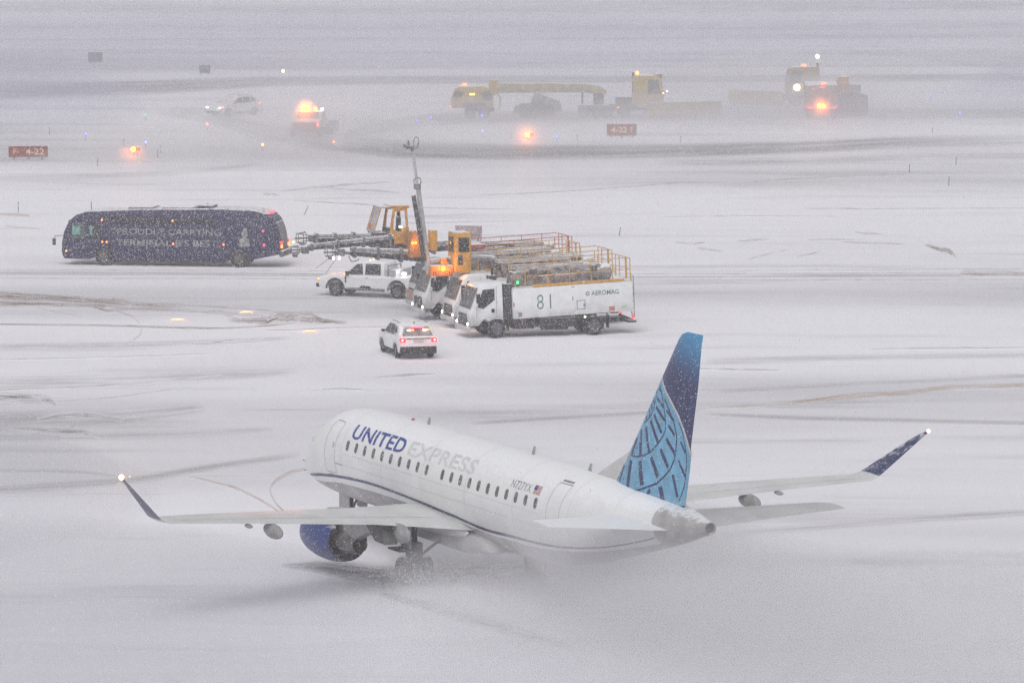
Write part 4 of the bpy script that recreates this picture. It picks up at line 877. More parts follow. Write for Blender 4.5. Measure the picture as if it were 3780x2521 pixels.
# markings on the near side of truck 81
ys = 1.228
text_on('number_lettering', '81', lambda u, v: (.42-.75*u, ys, 1.38+.73*v), TEAL, b1, -.012, 0, 1.25)
text_on('company_lettering', 'AEROMAG', lambda u, v: (-2.50-1.48*u, ys, 1.88+.23*v), M('company_teal', (.08, .17, .19), .5), b1, .012, 0, 1.02)
fl = MB()
for i in range(8):
    a = R(45*i); c, d = math.cos(a), math.sin(a)
    fl.add([(-2.30+.05*c-.03*d, ys, 1.99+.05*d+.03*c), (-2.30+.05*c+.03*d, ys, 1.99+.05*d-.03*c), (-2.30+.13*c+.012*d, ys, 1.99+.13*d-.012*c), (-2.30+.13*c-.012*d, ys, 1.99+.13*d+.012*c)], [(0,1,2,3)])
fl.build('company_emblem', MC['company_teal'], b1)
hs = [(-1.72, 1.25), (-2.15, 1.25), (-2.15, 1.68), (-1.72, 1.68)]
hb = MB()
for (x0, z0), (x1, z1) in zip(hs, hs[1:]+hs[:1]): hb.tube([(x0, ys, z0), (x1, ys, z1)], .016, 4)
hb = hb.build('hatch', M('hatch_line', (.20, .21, .21), .6), b1); MB().rbox(-2.11, -2.06, ys, ys+.02, 1.38, 1.52, .005, 1).build('hatch_handle', TEAL, hb)
MB().rbox(-1.52, -1.48, ys-.005, ys+.02, 1.72, 1.90, .005, 1).build('latch', M('latch_brown', (.12, .09, .08), .6), b1)
MB().rbox(-3.74, -3.43, ys-.005, ys+.004, 1.06, 1.28, .004, 1).build('warning_placard', M('placard_red', (.50, .17, .12), .5), b1)
MB().rbox(-4.40, -4.12, ys-.005, ys+.004, 1.10, 1.28, .004, 1).build('placard', M('placard_green', (.42, .52, .47), .5), b1)
MB().rbox(1.24, 1.43, ys-.005, ys+.004, 1.08, 1.30, .004, 1).build('placard', M('placard_grey', (.26, .24, .29), .5), b1)
MB().rbox(-1.62, -1.45, ys-.005, ys+.004, 2.36, 2.4, .004, 1).build('marker', RED, b1)
MB().rbox(1.62, 1.68, ys-.005, ys+.006, 1.6, 1.8, .004, 1).build('marker', RED, b1)
MB().ball((1.5, 1.16, 2.72), .07, 8, 6).build('status_light', EM('green_glow', (.01, 1, .16), 5), T1)
MB().tube([(1.5, 1.16, 2.5), (1.5, 1.16, 2.66)], .02, 6).build('status_light_stalk', BLACK, T1)
MB().ball((-2.1, 1.2, .94), .05, 8, 5).build('marker_light', EM('pale_marker_glow', (1, 1, .8), 8), T1)
MB().tube([(2.05, 1.0, 2.72), (2.0, 1.0, 3.1)], .02, 6).build('whip_antenna', LIGHTGREY, T1)

def ringhead(mb, x, z, y=0., r=.33):
    """spray nozzle cage at a boom end"""
    n = 16
    for dx, q in ((0, r), (.42, r*.8)):
        mb.tube([(x+dx, y+q*math.cos(2*math.pi*i/n), z+q*math.sin(2*math.pi*i/n)) for i in range(n+1)], .022, 5, caps=False)
    for a in range(0, 360, 60): mb.tube([(x, y+r*math.cos(R(a)), z+r*math.sin(R(a))), (x+.42, y+r*.8*math.cos(R(a)), z+r*.8*math.sin(R(a))), (x-.6, y+.08*math.cos(R(a)), z+.08*math.sin(R(a)))], .018, 5)
    mb.tube([(x-.7, y, z), (x+.55, y, z)], .05, 8); mb.rbox(x-.55, x-.2, y-.16, y+.16, z-.2, z+.16, .03, 1); mb.rbox(x+.1, x+.3, y-.1, y+.3, z-.36, z-.18, .03, 1)
T2, c2, b2 = make_truck('deicing truck with a closed yellow operator cabin and raised spray mast, second of the row', truck_loc(-1.62, 242.82), RAILY)
# closed cabin above the truck cab
MB().rbox(2.62, 3.55, -.62, .62, 2.78, 4.82, .10, 3).build('operator_cabin', YELLOW, T2)
oc = T2.children[-1] if False else [c for c in T2.children if c.name.startswith('operator_cabin')][0]
MB().rbox(2.76, 3.34, .60, .632, 3.82, 4.56, .05, 2).rbox(3.52, 3.562, -.45, .45, 3.8, 4.6, .04, 2).build('cabin_window', GLASS, oc)
MB().rbox(3.12, 3.36, .605, .634, 3.18, 3.66, .05, 2).build('cabin_window', GLASS, oc)
MB().rbox(2.7, 3.4, -.5, .5, 2.74, 2.80, .02).build('step_plate', LIGHTGREY, oc)
bk = MB().rbox(3.56, 4.82, -.45, .55, 2.62, 3.18, .08).rbox(3.86, 4.2, -.2, .3, 3.18, 3.52, .05).build('lower_basket', ORANGE, T2)
MB().ball((4.16, .60, 3.02), .11, 10, 7).build('beacon', EM('amber_beacon_glow', (1, .36, .01), 7), bk)
lamp('beacon_lamp', 'POINT', (4.16, .95, 3.04), (1, .38, .04), 55, T2, .1)
vent = MB()
for i in range(9): vent.rbox(3.68+i*.12, 3.72+i*.12, .55, .575, 2.68, 2.9, .005, 1)
vent.build('grille', CHASSIS, bk)
ms = MB().tube([(4.72, 0, 2.9), (4.86, 0, 3.7), (5.34, 0, 7.5)], .17, 10, .12).build('mast', LIGHTGREY, T2)
MB().tube([(5.34, 0, 7.3), (5.62, 0, 9.35)], .085, 8, .065).build('upper_mast', LIGHTGREY, ms)
jn = MB().rbox(5.22, 5.52, -.2, .2, 7.3, 7.62, .05); jn.tube([(5.38+.2*math.cos(R(a)), .05, 7.72+.2*math.sin(R(a))) for a in range(0, 361, 30)], .03, 6, caps=False)
jn.build('mast_joint', GREY, ms)
hd = MB(); hd.tube([(5.62, 0, 9.3), (5.72, 0, 9.55)], .07, 8); hd.rbox(5.58, 5.95, -.12, .12, 9.42, 9.6, .03)
for cx in (5.46,): hd.tube([(cx+.14*math.cos(R(a)), .12, 9.75+.30*math.sin(R(a))) for a in range(0, 361, 24)], .022, 5, caps=False)
hd.tube([(5.62, 0, 9.35), (5.42, .1, 9.5), (5.36, .1, 9.75)], .02, 5); hd.rbox(5.78, 5.9, -.06, .06, 9.58, 9.78, .02, 1); hd.rbox(6.0, 6.1, -.05, .05, 9.5, 9.7, .02, 1); hd.tube([(5.95, 0, 9.5), (6.08, 0, 9.6)], .02, 5)
hd.build('spray_head', M('head_grey', (.15, .15, .16), .6, snow=.25, vary=.3), ms)
MB().ball((5.84, 0, 9.82), .06, 8, 5).build('tip_light', M('dull_red_lens', (.20, .05, .07), .4), ms)
MB().tube([(5.06, .16, 3.55), (5.22, .16, 4.6), (5.62, .16, 7.0)], .12, 8).build('hydraulic_cylinder', BOOMD, ms)
T2b = MB().tube([(1.2, 0, 3.4), (3.0, -.3, 3.5), (4.7, 0, 3.3)], .15, 8).build('boom', BOOM, T2)

T3, c3, b3 = make_truck('deicing truck with two snowy spray booms reaching left, third of the row', truck_loc(-3.2, 246.84), RAILY)
def boom(parent, p0, p1, r0, r1, name='boom'):
    b = MB().tube([p0, p1], r0, 10, r1).build(name, BOOMD, parent)
    # snow-capped upper tube and collars
    (x0, y0, z0), (x1, y1, z1) = p0, p1
    MB().tube([(x0, y0, z0+r0*1.15), (x1, y1, z1+r1*1.3)], r0*.75, 8, r1*.75).build('hose_tray', BOOM, b)
    for t_ in (.05, .35, .65, .95):
        c = [p0[i]+(p1[i]-p0[i])*t_ for i in range(3)]; rr_ = (r0+(r1-r0)*t_)*1.5
        MB().rbox(c[0]-.06, c[0]+.06, c[1]-rr_, c[1]+rr_, c[2]-rr_, c[2]+rr_*1.5, .02, 1).build('boom_collar', GREY, b)
    return b
bA = boom(T3, (3.2, .1, 3.12), (7.4, .1, 3.5), .22, .15)
bB = boom(T3, (4.9, -.4, 4.02), (9.6, -.4, 3.74), .17, .10)
h = MB(); ringhead(h, 8.3, 3.56, .1, .30); h.tube([(7.4, .1, 3.5), (8.3, .1, 3.55)], .09, 8); h.tube([(7.5, .1, 3.35), (7.35, .1, 3.05), (7.0, .1, 3.1), (6.95, .1, 3.2)], .03, 6); h.tube([(8.5, .1, 3.3), (9.3, .1, 2.75)], .015, 5); h.tube([(8.2, .1, 3.2), (8.75, .1, 2.5)], .015, 5)
h.build('spray_head', MC['head_grey'], bA)
for x in (8.05, 8.36): MB().rbox(x, x+.09, .36, .44, 3.2, 3.36, .02, 1).build('spot_light', EM('spot_light_glow', (1, 1, .9), 10), bA)
h = MB(); ringhead(h, 10.1, 3.68, -.4, .22); h.build('spray_head', MC['head_grey'], bB)
MB().rbox(2.66, 3.02, -.4, .2, 3.5, 4.55, .05).build('control_box', YELLOW, T3)
MB().prism([(3.6, 3.2), (4.35, 3.2), (4.1, 4.5), (3.95, 4.62), (3.8, 4.5)], -.25, .45, .05, 2).build('boom_turret', M('turret_orange', (.45, .17, .03), .5, snow=.3), T3)
for x in (3.95, 4.12): MB().ball((x, .5, 3.95), .06, 8, 6).build('beacon', EM('amber_beacon_glow', (1, .34, .01), 30), T3)
lamp('beacon_lamp', 'POINT', (4.03, .8, 3.98), (1, .38, .04), 14, T3, .1)
MB().rbox(.4, 2.3, -.9, .3, 3.5, 3.78, .05).build('red_fluid_hose_reel', M('dull_red_cover', (.34, .10, .09), .6, snow=.3), T3)

T4, c4, b4 = make_truck('deicing truck with red rails and an open yellow cabin in front, farthest of the row', truck_loc(-3.55, 250.86), RAILR)
# open cabin: frame, glazing, seat
fr = MB()
L0 = [(5.66, 4.0), (5.25, 5.52), (3.95, 5.55), (3.80, 3.6)]
for s in (-.7, .7):
    fr.tube([(5.68, s, 4.25), (5.28, s, 5.5)], .035, 6)
    fr.prism([(4.9, 3.75), (4.72, 4.9), (4.62, 5.45), (3.86, 5.55), (3.72, 3.6), (3.86, 3.6), (3.98, 5.32), (4.5, 5.28), (4.58, 4.9), (4.62, 4.35), (4.4, 4.2), (3.92, 4.2), (3.80, 3.6), (4.8, 3.6)], s-.04, s+.04, .015, 1)
fr.rbox(3.74, 4.75, -.74, .74, 5.42, 5.58, .04); fr.rbox(3.74, 4.1, -.74, .74, 3.55, 4.45, .04)
oc4 = fr.build('operator_cabin', M('cabin_orange_yellow', (.60, .27, .03), .5, snow=.2, vary=.15), T4)
MB().add([(5.70, -.68, 4.2), (5.70, .68, 4.2), (5.28, .68, 5.48), (5.28, -.68, 5.48)], [(0,1,2,3)]).build('windscreen', M('frosted_glass', (.42, .43, .46), .2, vary=.2), oc4)
MB().rbox(4.7, 5.35, -.7, .7, 5.45, 5.53, .03).build('roof_panel', LIGHTGREY, oc4)
MB().rbox(3.8, 5.6, -.7, .7, 3.35, 3.62, .05).rbox(4.95, 5.66, -.66, .66, 3.6, 4.2, .06).build('cabin_floor', BOOMD, oc4)
MB().rbox(4.1, 4.6, -.28, .28, 4.05, 4.2, .05).rbox(4.05, 4.2, -.28, .28, 4.15, 4.95, .05).rbox(4.08, 4.2, -.13, .13, 4.98, 5.2, .04).rbox(4.6, 4.9, -.5, .5, 3.62, 4.45, .08).build('seat', BLACK, oc4)
MB().rbox(4.12, 4.28, .62, .7, 4.42, 4.52, .02).build('cabin_lamp', EM('cabin_lamp_glow', (1, 1, .95), 12), oc4)
MB().rbox(3.3, 4.9, -.6, .6, 2.9, 3.4, .08).build('cabin_mount', BOOMD, T4)
MB().tube([(5.75, .7, 4.6), (5.95, .78, 4.7)], .02, 5).rbox(5.9, 6.0, .7, .86, 4.4, 4.72, .02, 1).build('mirror', ORANGE, T4)
bC = boom(T4, (5.5, .2, 3.78), (8.9, .2, 3.86), .20, .16)
h = MB(); ringhead(h, 9.35, 3.98, .2, .33); h.build('spray_head', MC['head_grey'], bC)
MB().ball((9.98, .2, 3.78), .05, 8, 5).build('tip_light', EM('amber_tip_glow', (1, .5, .12), 12), bC)
boom(T4, (1.0, -.2, 3.3), (4.2, -.2, 3.15), .2, .2)
MB().prism([(3.96, .62), (4.14, .62), (4.14, 1.1), (3.98, 1.1)], -1.05, 1.1, .04, 1).build('lower_front_panel', M('faded_orange', (.42, .25, .18), .5, snow=.2), T4)

# lifting gear sits a little ahead of each cab
BASE = ('cab', 'wheel', 'mudguard', 'front_bumper', 'chassis', 'exhaust_stack', 'body_box', 'deck_edge', 'deck', 'tail_light', 'deck_machinery', 'fluid_tank', 'hand_rail', 'ladder', 'lower_front_panel', 'red_fluid_hose_reel')
for t, dx in ((T2, .33), (T3, .37), (T4, .72)):
    for o in t.children:
        if o.name.split('.')[0] not in BASE: o.location.x += dx
ms.scale = (1, 1, .955)

# ------------------------------------------------------------------ far snow clearing vehicles
PY = M('plow_yellow', (.42, .30, .08), .5, snow=.25, vary=.12); PGLASS = M('plow_glass', (.06, .06, .065), .2, snow=.1)
mte = thing('runway_sweeper', 'long yellow runway sweeper with plow blade ahead and brush under its frame', 'snow sweeper', (0, 419.5, 0), 0)
# tractor cab (heading right)
cb = MB().prism([(10.35, 1.2), (10.35, 3.6), (10.5, 3.72), (12.5, 3.7), (12.75, 3.5), (13.05, 2.0), (13.0, 1.2), (12.6, .9), (11.2, .9)], -1.25, 1.25, .1, 2).build('cab', PY, mte)
MB().prism([(11.65, 2.1), (11.65, 3.35), (12.55, 3.35), (12.78, 2.1)], -1.27, 1.27, .03, 1).build('side_window', PGLASS, cb)
MB().prism([(12.62, 3.5), (12.80, 3.4), (13.06, 2.05), (12.95, 2.05)], -1.1, 1.1, .01, 1).build('windscreen', PGLASS, cb)
MB().rbox(12.2, 12.9, -1.2, 1.2, 3.45, 3.8, .05).build('sun_visor', CHASSIS, cb)
MB().tube([(10.4, -1.0, 2.0), (10.4, -1.0, 3.95)], .1, 8).build('exhaust_stack', CHASSIS, cb)
MB().rbox(8.4, 13.1, -.9, .9, .7, 1.25, .06).rbox(8.9, 10.3, -1.0, 1.0, 1.2, 1.85, .08).build('chassis', CHASSIS, mte)
for s in (1, -1):
    for x in (12.0, 9.6, 8.2): wheel(mte, x, s*1.0, .55, .4, .32, s)
    for x in (6.2, 7.35): wheel(mte, x, s*.95, .52, .4, .3, s)
# plow blade
bl = MB().prism([(0, .05), (.35, .0), (.55, .5), (.5, 1.0), (.75, 1.35), (.62, 1.42), (.25, 1.0), (.22, .5)], -3.4, 3.4, .03, 1)
bl.v = [(14.6+x*.9-y*.45+.0, y*0-1.2+0*x, z) if False else (14.5+x-y*.0, y, z) for x, y, z in bl.v]
rot = Matrix.Rotation(R(-68), 4, 'Z')
bl.v = [tuple(rot @ Vector((x-14.5, y, z)) + Vector((14.6, -1.3, .1))) for x, y, z in bl.v]
bl.build('plow_blade', PY, mte)
MB().rbox(13.0, 14.6, -.6, .4, .55, .95, .05).tube([(13.0, -.4, 1.1), (14.4, -1.0, .7)], .09, 6).tube([(13.0, .3, 1.1), (14.2, .2, .7)], .09, 6).build('plow_hitch', CHASSIS, mte)
# gooseneck frame, rear engine unit, brush
MB().prism([(-1.8, 2.15), (-1.8, 2.98), (3.0, 3.0), (6.2, 2.95), (7.6, 2.75), (8.15, 2.35), (8.1, 2.0), (7.2, 2.05), (6.0, 2.2)], -.45, .45, .06, 2).build('frame_beam', M('frame_yellow_grey', (.34, .29, .16), .6, snow=.5, vary=.2), mte)
MB().rbox(7.0, 7.9, -.6, .6, .9, 2.2, .06).rbox(5.95, 6.15, -.1, .1, .5, 2.3, .03).rbox(5.7, 8.0, -1.0, 1.0, .55, 1.15, .05).build('kingpin_mount', CHASSIS, mte)
re = MB().prism([(-5.25, .9), (-5.25, 1.7), (-4.9, 2.55), (-4.6, 2.75), (-2.4, 2.8), (-1.9, 2.6), (-1.6, 1.8), (-1.6, .9)], -1.25, 1.25, .12, 2).build('engine_housing', PY, mte)
MB().prism([(-5.1, 1.75), (-4.85, 2.4), (-4.1, 2.25), (-4.4, 1.85)], -1.27, 1.27, .02, 1).prism([(-2.3, 1.5), (-2.7, 2.2), (-1.95, 2.45), (-1.65, 1.6)], -1.27, 1.27, .02, 1).rbox(-4.2, -2.2, -1.27, 1.27, 1.0, 1.35, .02).build('engine_grille', M('vent_dark', (.07, .07, .07), .7), re)
MB().prism([(-2.0, 2.2), (-2.0, 3.3), (-1.2, 3.3), (-1.2, 2.2), (-1.55, 1.9)], -.5, .5, .06, 2).tube([(-1.3, -.5, 2.2), (-1.0, -.6, 1.8), (-1.05, -.6, 1.0), (-1.3, -.6, .7)], .09, 8).build('intake_stack', PY, re)
MB().rbox(-4.0, -1.5, -.8, .8, .55, .95, .05).build('rear_chassis', CHASSIS, mte)
for s in (1, -1):
    for x in (-3.6, -2.4): wheel(mte, x, s*1.0, .5, .4, .3, s)
bw = MB()
for y in range(-9, 10): bw.lathe([(y*.26-.12, .35), (y*.26-.12, .64+.02*(y % 3)), (y*.26+.12, .64-.02*(y % 2)), (y*.26+.12, .35)], (0, 0, 0), 'x', 18)
rot = Matrix.Rotation(R(62), 4, 'Z')
bw.v = [tuple(rot @ Vector(v) + Vector((2.2, 0, .66))) for v in bw.v]
bw.build('brush', M('brush_dark', (.09, .085, .085), .9, vary=.5, scale=8), mte)
MB().prism([(1.6, 1.35), (2.1, 2.3), (3.0, 1.9), (4.1, 1.55), (4.3, .7), (3.9, .5), (3.4, 1.2), (2.4, 1.45)], -1.6, 1.6, .08, 2).tube([(2.2, 0, 2.2), (3.2, 0, 1.5)], .2, 8).prism([(.0, .4), (.35, 1.1), (.9, 1.4), (1.5, 1.2), (1.2, .6)], -1.5, 1.5, .06, 2).build('brush_hood', M('hood_grey', (.22, .20, .18), .7, snow=.35, vary=.3), mte)
MB().rbox(-4.3, -3.9, -.3, .3, 2.80, 2.95, .03).build('beacon', EM('far_red_beacon', (1, .13, .03), 8), mte)
MB().rbox(-3.65, -3.2, -1.30, -1.25, 2.02, 2.16, .02, 1).build('warning_light', EM('far_amber_glow', (1, .40, .008), 8), mte)
MB().ball((-5.25, -1.0, 1.02), .1, 8, 5).build('tail_light', EM('far_red_glow', (1, .05, .04), 12), mte)
MB().ball((10.75, -.6, 3.9), .13, 8, 6).build('beacon', EM('far_orange_beacon', (1, .25, .008), 12), mte)
MB().ball((12.95, -1.2, 2.2), .06, 8, 5).ball((13.3, -1.2, 2.35), .06, 8, 5).build('marker_light', EM('far_pale_amber', (1, .6, .25), 14), mte)
for x, z in ((9.1, .95), (11.4, 1.2)): MB().ball((x, -1.2, z), .07, 8, 5).build('marker_light', EM('far_marker', (1, .12, .03), 14), mte)

# plow truck ahead at the right, blade to its front (heading left)
rp_ = thing('plow_truck', 'tall plow truck heading left with long raised blade and bright white lamp', 'snow plow', (26.0, 437, 0), 180)
cb = MB().prism([(-1.5, 1.0), (-1.5, 3.45), (-1.3, 3.6), (1.0, 3.55), (1.25, 3.3), (1.5, 2.0), (1.5, 1.0)], -1.3, 1.3, .1, 2).build('cab', M('plow_grey_yellow', (.28, .20, .09), .5, snow=.2), rp_)
MB().prism([(.1, 2.1), (.1, 3.2), (1.05, 3.2), (1.25, 2.1)], -1.32, 1.32, .03, 1).build('side_window', PGLASS, cb)
MB().prism([(1.1, 3.3), (1.30, 3.2), (1.54, 2.1), (1.4, 2.1)], -1.1, 1.1, .01, 1).build('windscreen', PGLASS, cb)
MB().tube([(-1.3, 1.0, 2.0), (-1.3, 1.0, 3.9)], .12, 8).build('exhaust_stack', CHASSIS, cb)
MB().rbox(-5.5, 2.2, -.9, .9, .6, 1.2, .06).rbox(-5.2, -1.8, -1.2, 1.2, 1.2, 2.0, .1).build('chassis', CHASSIS, rp_)
for s in (1, -1):
    for x in (.6, -3.2, -4.5): wheel(rp_, x, s*1.0, .55, .4, .32, s)
b2_ = MB().prism([(0, .15), (.3, .1), (.5, .6), (.45, 1.1), (.7, 1.45), (.55, 1.5), (.2, 1.1), (.18, .6)], -2.6, 2.6, .03, 1)
rot = Matrix.Rotation(R(62), 4, 'Z'); b2_.v = [tuple(rot @ Vector(v) + Vector((4.1, .6, 0))) for v in b2_.v]
b2_.build('plow_blade', PY, rp_)
MB().rbox(1.5, 4.3, -.8, .9, .4, 1.1, .06).build('plow_hitch', CHASSIS, rp_)
MB().rbox(-.35, .05, -.2, .2, 3.62, 3.75, .03).build('beacon', EM('far_red_beacon', (1, .13, .03), 8), rp_)
MB().ball((.55, 1.35, 1.72), .28, 12, 8).build('work_light', EM('far_white_glow', (1, 1, .92), 30), rp_)
MB().ball((2.0, 1.2, 1.1), .07, 8, 5).build('marker_light', EM('far_marker', (1, .12, .03), 14), rp_)

# sweeper seen from behind in front of it
sv = thing('snow_blower_truck', 'snow clearing truck seen from behind with paired amber lights low on its tail', 'snow plow', (26.55, 419.2, 0), 88)
cb = MB().prism([(-1.8, .9), (-1.95, 2.3), (-1.7, 2.95), (1.6, 3.1), (2.4, 2.6), (2.6, 1.4), (2.6, .9)], -1.42, 1.42, .14, 2).build('body', M('blower_grey_yellow', (.22, .16, .10), .5, snow=.25), sv)
MB().rbox(-2.02, -1.92, -1.1, 1.1, 1.25, 2.1, .03).build('rear_grille', M('vent_dark', (.07, .07, .07), .7), cb)
MB().rbox(-2.4, 2.6, -1.0, 1.0, .5, .95, .05).build('chassis', CHASSIS, sv)
for s in (1, -1):
    for x in (-1.2, 1.6): wheel(sv, x, s*1.1, .6, .45, .35, s)
bw = MB(); bw.lathe([(-1.5, .4), (-1.5, .85), (-.9, .95), (0, .9), (.9, .95), (1.5, .85), (1.5, .4)], (1.5, -2.6, 1.0), 'y', 20)
for i in range(24): a = R(15*i); bw.tube([(1.5+.8*math.cos(a), -4.0, 1+.8*math.sin(a)), (1.5+1.08*math.cos(a), -2.6, 1+1.08*math.sin(a)), (1.5+.8*math.cos(a), -1.2, 1+.8*math.sin(a))], .06, 5)
bw.build('brush', M('brush_dark', (.09, .085, .085), .9, vary=.5, scale=8), sv)
MB().prism([(.8, 2.1), (.9, 3.5), (1.5, 3.6), (2.2, 3.0), (2.4, 2.1)], -2.45, -1.5, .1, 2).tube([(1.5, -1.2, 3.0), (1.5, -2.0, 3.3), (1.5, -2.4, 2.0)], .18, 8).build('hose_boom', M('rusty_orange', (.36, .18, .06), .6, snow=.2), sv)
for y in (.2, -.2): MB().ball((-2.06, y, 1.15), .16, 10, 7).build('warning_light', EM('far_bright_amber', (1, .42, .008), 10), sv)
for y, z in ((1.25, 1.05), (1.05, 1.0), (.9, .98), (-1.05, .98), (-1.25, 1.05)): MB().ball((-2.0, y, z), .07, 8, 5).build('tail_light', EM('small_far_red_glow', (1, .05, .10), 5), sv)
for y, z in ((.1, 2.75), (-.08, 2.76), (-.2, 2.74), (.7, 2.6)): MB().ball((-1.82, y, z), .06, 8, 5).build('tail_light', EM('small_far_red_glow', (1, .05, .10), 5), sv)
MB().rbox(-1.75, -1.65, -.4, .0, 3.02, 3.14, .02).build('beacon', EM('far_red_beacon', (1, .13, .03), 8), sv)
lamp('warning_lamp', 'SPOT', (-2.3, 0, 1.15), (1, .20, .015), 70000, sv, .2, aim_cam((26.5, 417, .4), 88), 13)

# plow pickup with amber bar
ap = thing('plow_truck', 'low plow truck with bright amber bar lights lost in blown snow beside the curved taxiway', 'snow plow', (-16.4, 395.2, 0), 84)
cb = MB().prism([(-2.9, .7), (-2.95, 1.35), (-.9, 1.4), (-.7, 2.0), (.6, 2.05), (1.2, 1.35), (2.7, 1.25), (2.8, .7)], -1.15, 1.15, .1, 2).build('body', M('plow_pale', (.50, .46, .44), .5, snow=.3), ap)
MB().add([(-.93, -.9, 1.45), (-.93, .9, 1.45), (-.74, .85, 1.95), (-.74, -.85, 1.95)], [(0,1,2,3)]).build('rear_window', PGLASS, cb)
for s in (1, -1):
    for x in (-1.9, 1.8): wheel(ap, x, s*1.1, .5, .35, .3, s)
MB().rbox(-3.4, -3.0, -1.0, .9, .5, 1.3, .08).rbox(-3.3, -2.9, -2.4, -1.1, .3, .9, .08).rbox(2.9, 3.3, -1.9, 1.9, .2, 1.1, .08).build('spreader', CHASSIS, ap)
MB().rbox(-.3, 0, .1, .62, 2.07, 2.26, .04).build('warning_light', EM('far_bright_amber', (1, .42, .008), 10), ap)
MB().ball((-.15, -.5, 2.18), .14, 10, 7).build('warning_light', EM('far_bright_amber', (1, .42, .008), 10), ap)
MB().ball((-.15, -1.05, 2.18), .09, 8, 6).build('work_light', EM('far_cyan_white', (.6, .9, 1), 40), ap)
MB().rbox(-3.02, -2.96, -1.15, -1.0, .95, 1.2, .01, 1).build('tail_light', EM('far_red_glow', (1, .05, .10), 8), ap)
lamp('warning_lamp', 'SPOT', (-.5, .3, 2.3), (1, .20, .015), 120000, ap, .2, aim_cam((-16.4, 394.7, 1.2), 84), 13)

# ------------------------------------------------------------------ signs
SR = M('sign_red', (.26, .035, .03), .5, snow=.15, vary=.15); SB = M('sign_back_grey', (.15, .145, .15), .6, snow=.2, vary=.25); SLEG = M('sign_leg_brown', (.22, .12, .08), .6)
LW = M('sign_cream', (.72, .60, .38), .5)
def sign(name, label, loc, deg, w, h, leg, txts=(), face=None, back=None):
    t = thing(name, label, 'sign', loc, deg, 'taxiway signs')
    MB().rbox(-.14, .14, -w/2, w/2, leg, leg+h, .03).build('sign_box', back or SB, t)
    if face: MB().rbox(-.165, -.135, -w/2+.05, w/2-.05, leg+.05, leg+h-.05, .01, 1).build('sign_face', face, t)
    n = 3 if w > 2 else 2
    for i in range(n):
        y = -w*.36+w*.72*i/(n-1); MB().tube([(0, y, 0), (0, y, leg)], .05, 6).rbox(-.18, .18, y-.12, y+.12, 0, .03, .01, 1).build('leg', SLEG, t)
    for tx, y0, y1, z0, z1, m in txts:
        text_on('lettering', tx, lambda u, v, y0=y0, y1=y1, z0=z0, z1=z1: (-.17, y0+(y1-y0)*u, leg+z0+(z1-z0)*v), m, t, .02)
    return t
s1 = sign('taxiway_sign', 'red location sign reading F and 4-22 beside the left guard light', (-36.45, 366.9, 0), 90, 2.95, .86, .18,
     (('F', 1.12, .86, .20, .66, M('sign_dull_yellow', (.55, .42, .18), .5)), ('4-22', .18, -1.22, .20, .66, LW)), SR)
MB().rbox(-.168, -.136, .46, .50, .06, .80, .004, 1).build('divider', M('sign_dark_red', (.12, .03, .03), .6), s1).location = (0, 0, .18)
s2 = sign('taxiway_sign', 'red sign reading 4-22 and F standing before the sweeper', (8.85, 393.1, 0), 90, 2.4, .96, .14,
     (('4-22', .85, -.42, .25, .72, LW), ('F', -.72, -.95, .25, .72, LW)), SR)
MB().rbox(-.168, -.136, -.54, -.50, .06, .9, .004, 1).build('divider', MC['sign_dark_red'], s2).location = (0, 0, .14)
sign('taxiway_sign', 'grey backed sign faint in the haze at upper left, the larger of two', (-44.1, 516.5, 0), 90, 1.5, 1.05, .1)
sign('taxiway_sign', 'grey backed sign faint in the haze, the smaller one nearer the distant lamp', (-31.1, 493.8, 0), 80, 1.1, .8, .12)
sign('taxiway_sign', 'pale pinkish back of a sign behind the row of deicing trucks', (-2.63, 294.8, 0), 80, 1.6, .78, .15, (), None, M('sign_back_pink', (.34, .27, .27), .6, snow=.2, vary=.25))

# ------------------------------------------------------------------ guard lights, edge lights, marker stakes
def guard(label, loc, deg):
    t = thing('guard_light', label, 'guard light', loc, deg, 'runway guard lights')
    MB().tube([(0, -.14, 0), (0, -.14, .38)], .04, 8).tube([(0, .14, 0), (0, .14, .38)], .04, 8).rbox(-.12, .14, -.32, .32, .34, .66, .05).build('housing', M('guard_housing', (.30, .22, .16), .6, snow=.3), t)
    MB().lathe([(-.13, .12), (-.24, .13), (-.24, .115), (-.13, .10)], (0, .18, .5), 'x', 14).build('hood', BLACK, t)
    MB().lathe([(-.13, .12), (-.24, .13), (-.24, .115), (-.13, .10)], (0, -.18, .5), 'x', 14).build('hood', BLACK, t)
    MB().ball((-.16, .18, .5), .19, 12, 8, (.6, 1, 1)).build('lens', EM('guard_amber_glow', (1, .38, .008), 9), t)
    MB().ball((-.13, -.18, .5), .10, 12, 8, (.5, 1, 1)).build('lens', M('unlit_amber_lens', (.20, .08, .03), .3), t)
    lamp('guard_lamp', 'SPOT', (-.45, .18, .5), (1, .20, .015), 80000, t, .12, aim_cam((loc[0], loc[1], -.6), deg), 11)
    lamp('guard_spill', 'POINT', (-.5, -.1, .55), (1, .38, .08), 16, t, .2)
    return t
guard('left wig-wag guard light glowing amber near the F 4-22 sign', (*(-28.67, 371.12), 0), 88)
guard('right wig-wag guard light glowing amber below the sweeper', (*(1.42, 388.63), 0), 88)

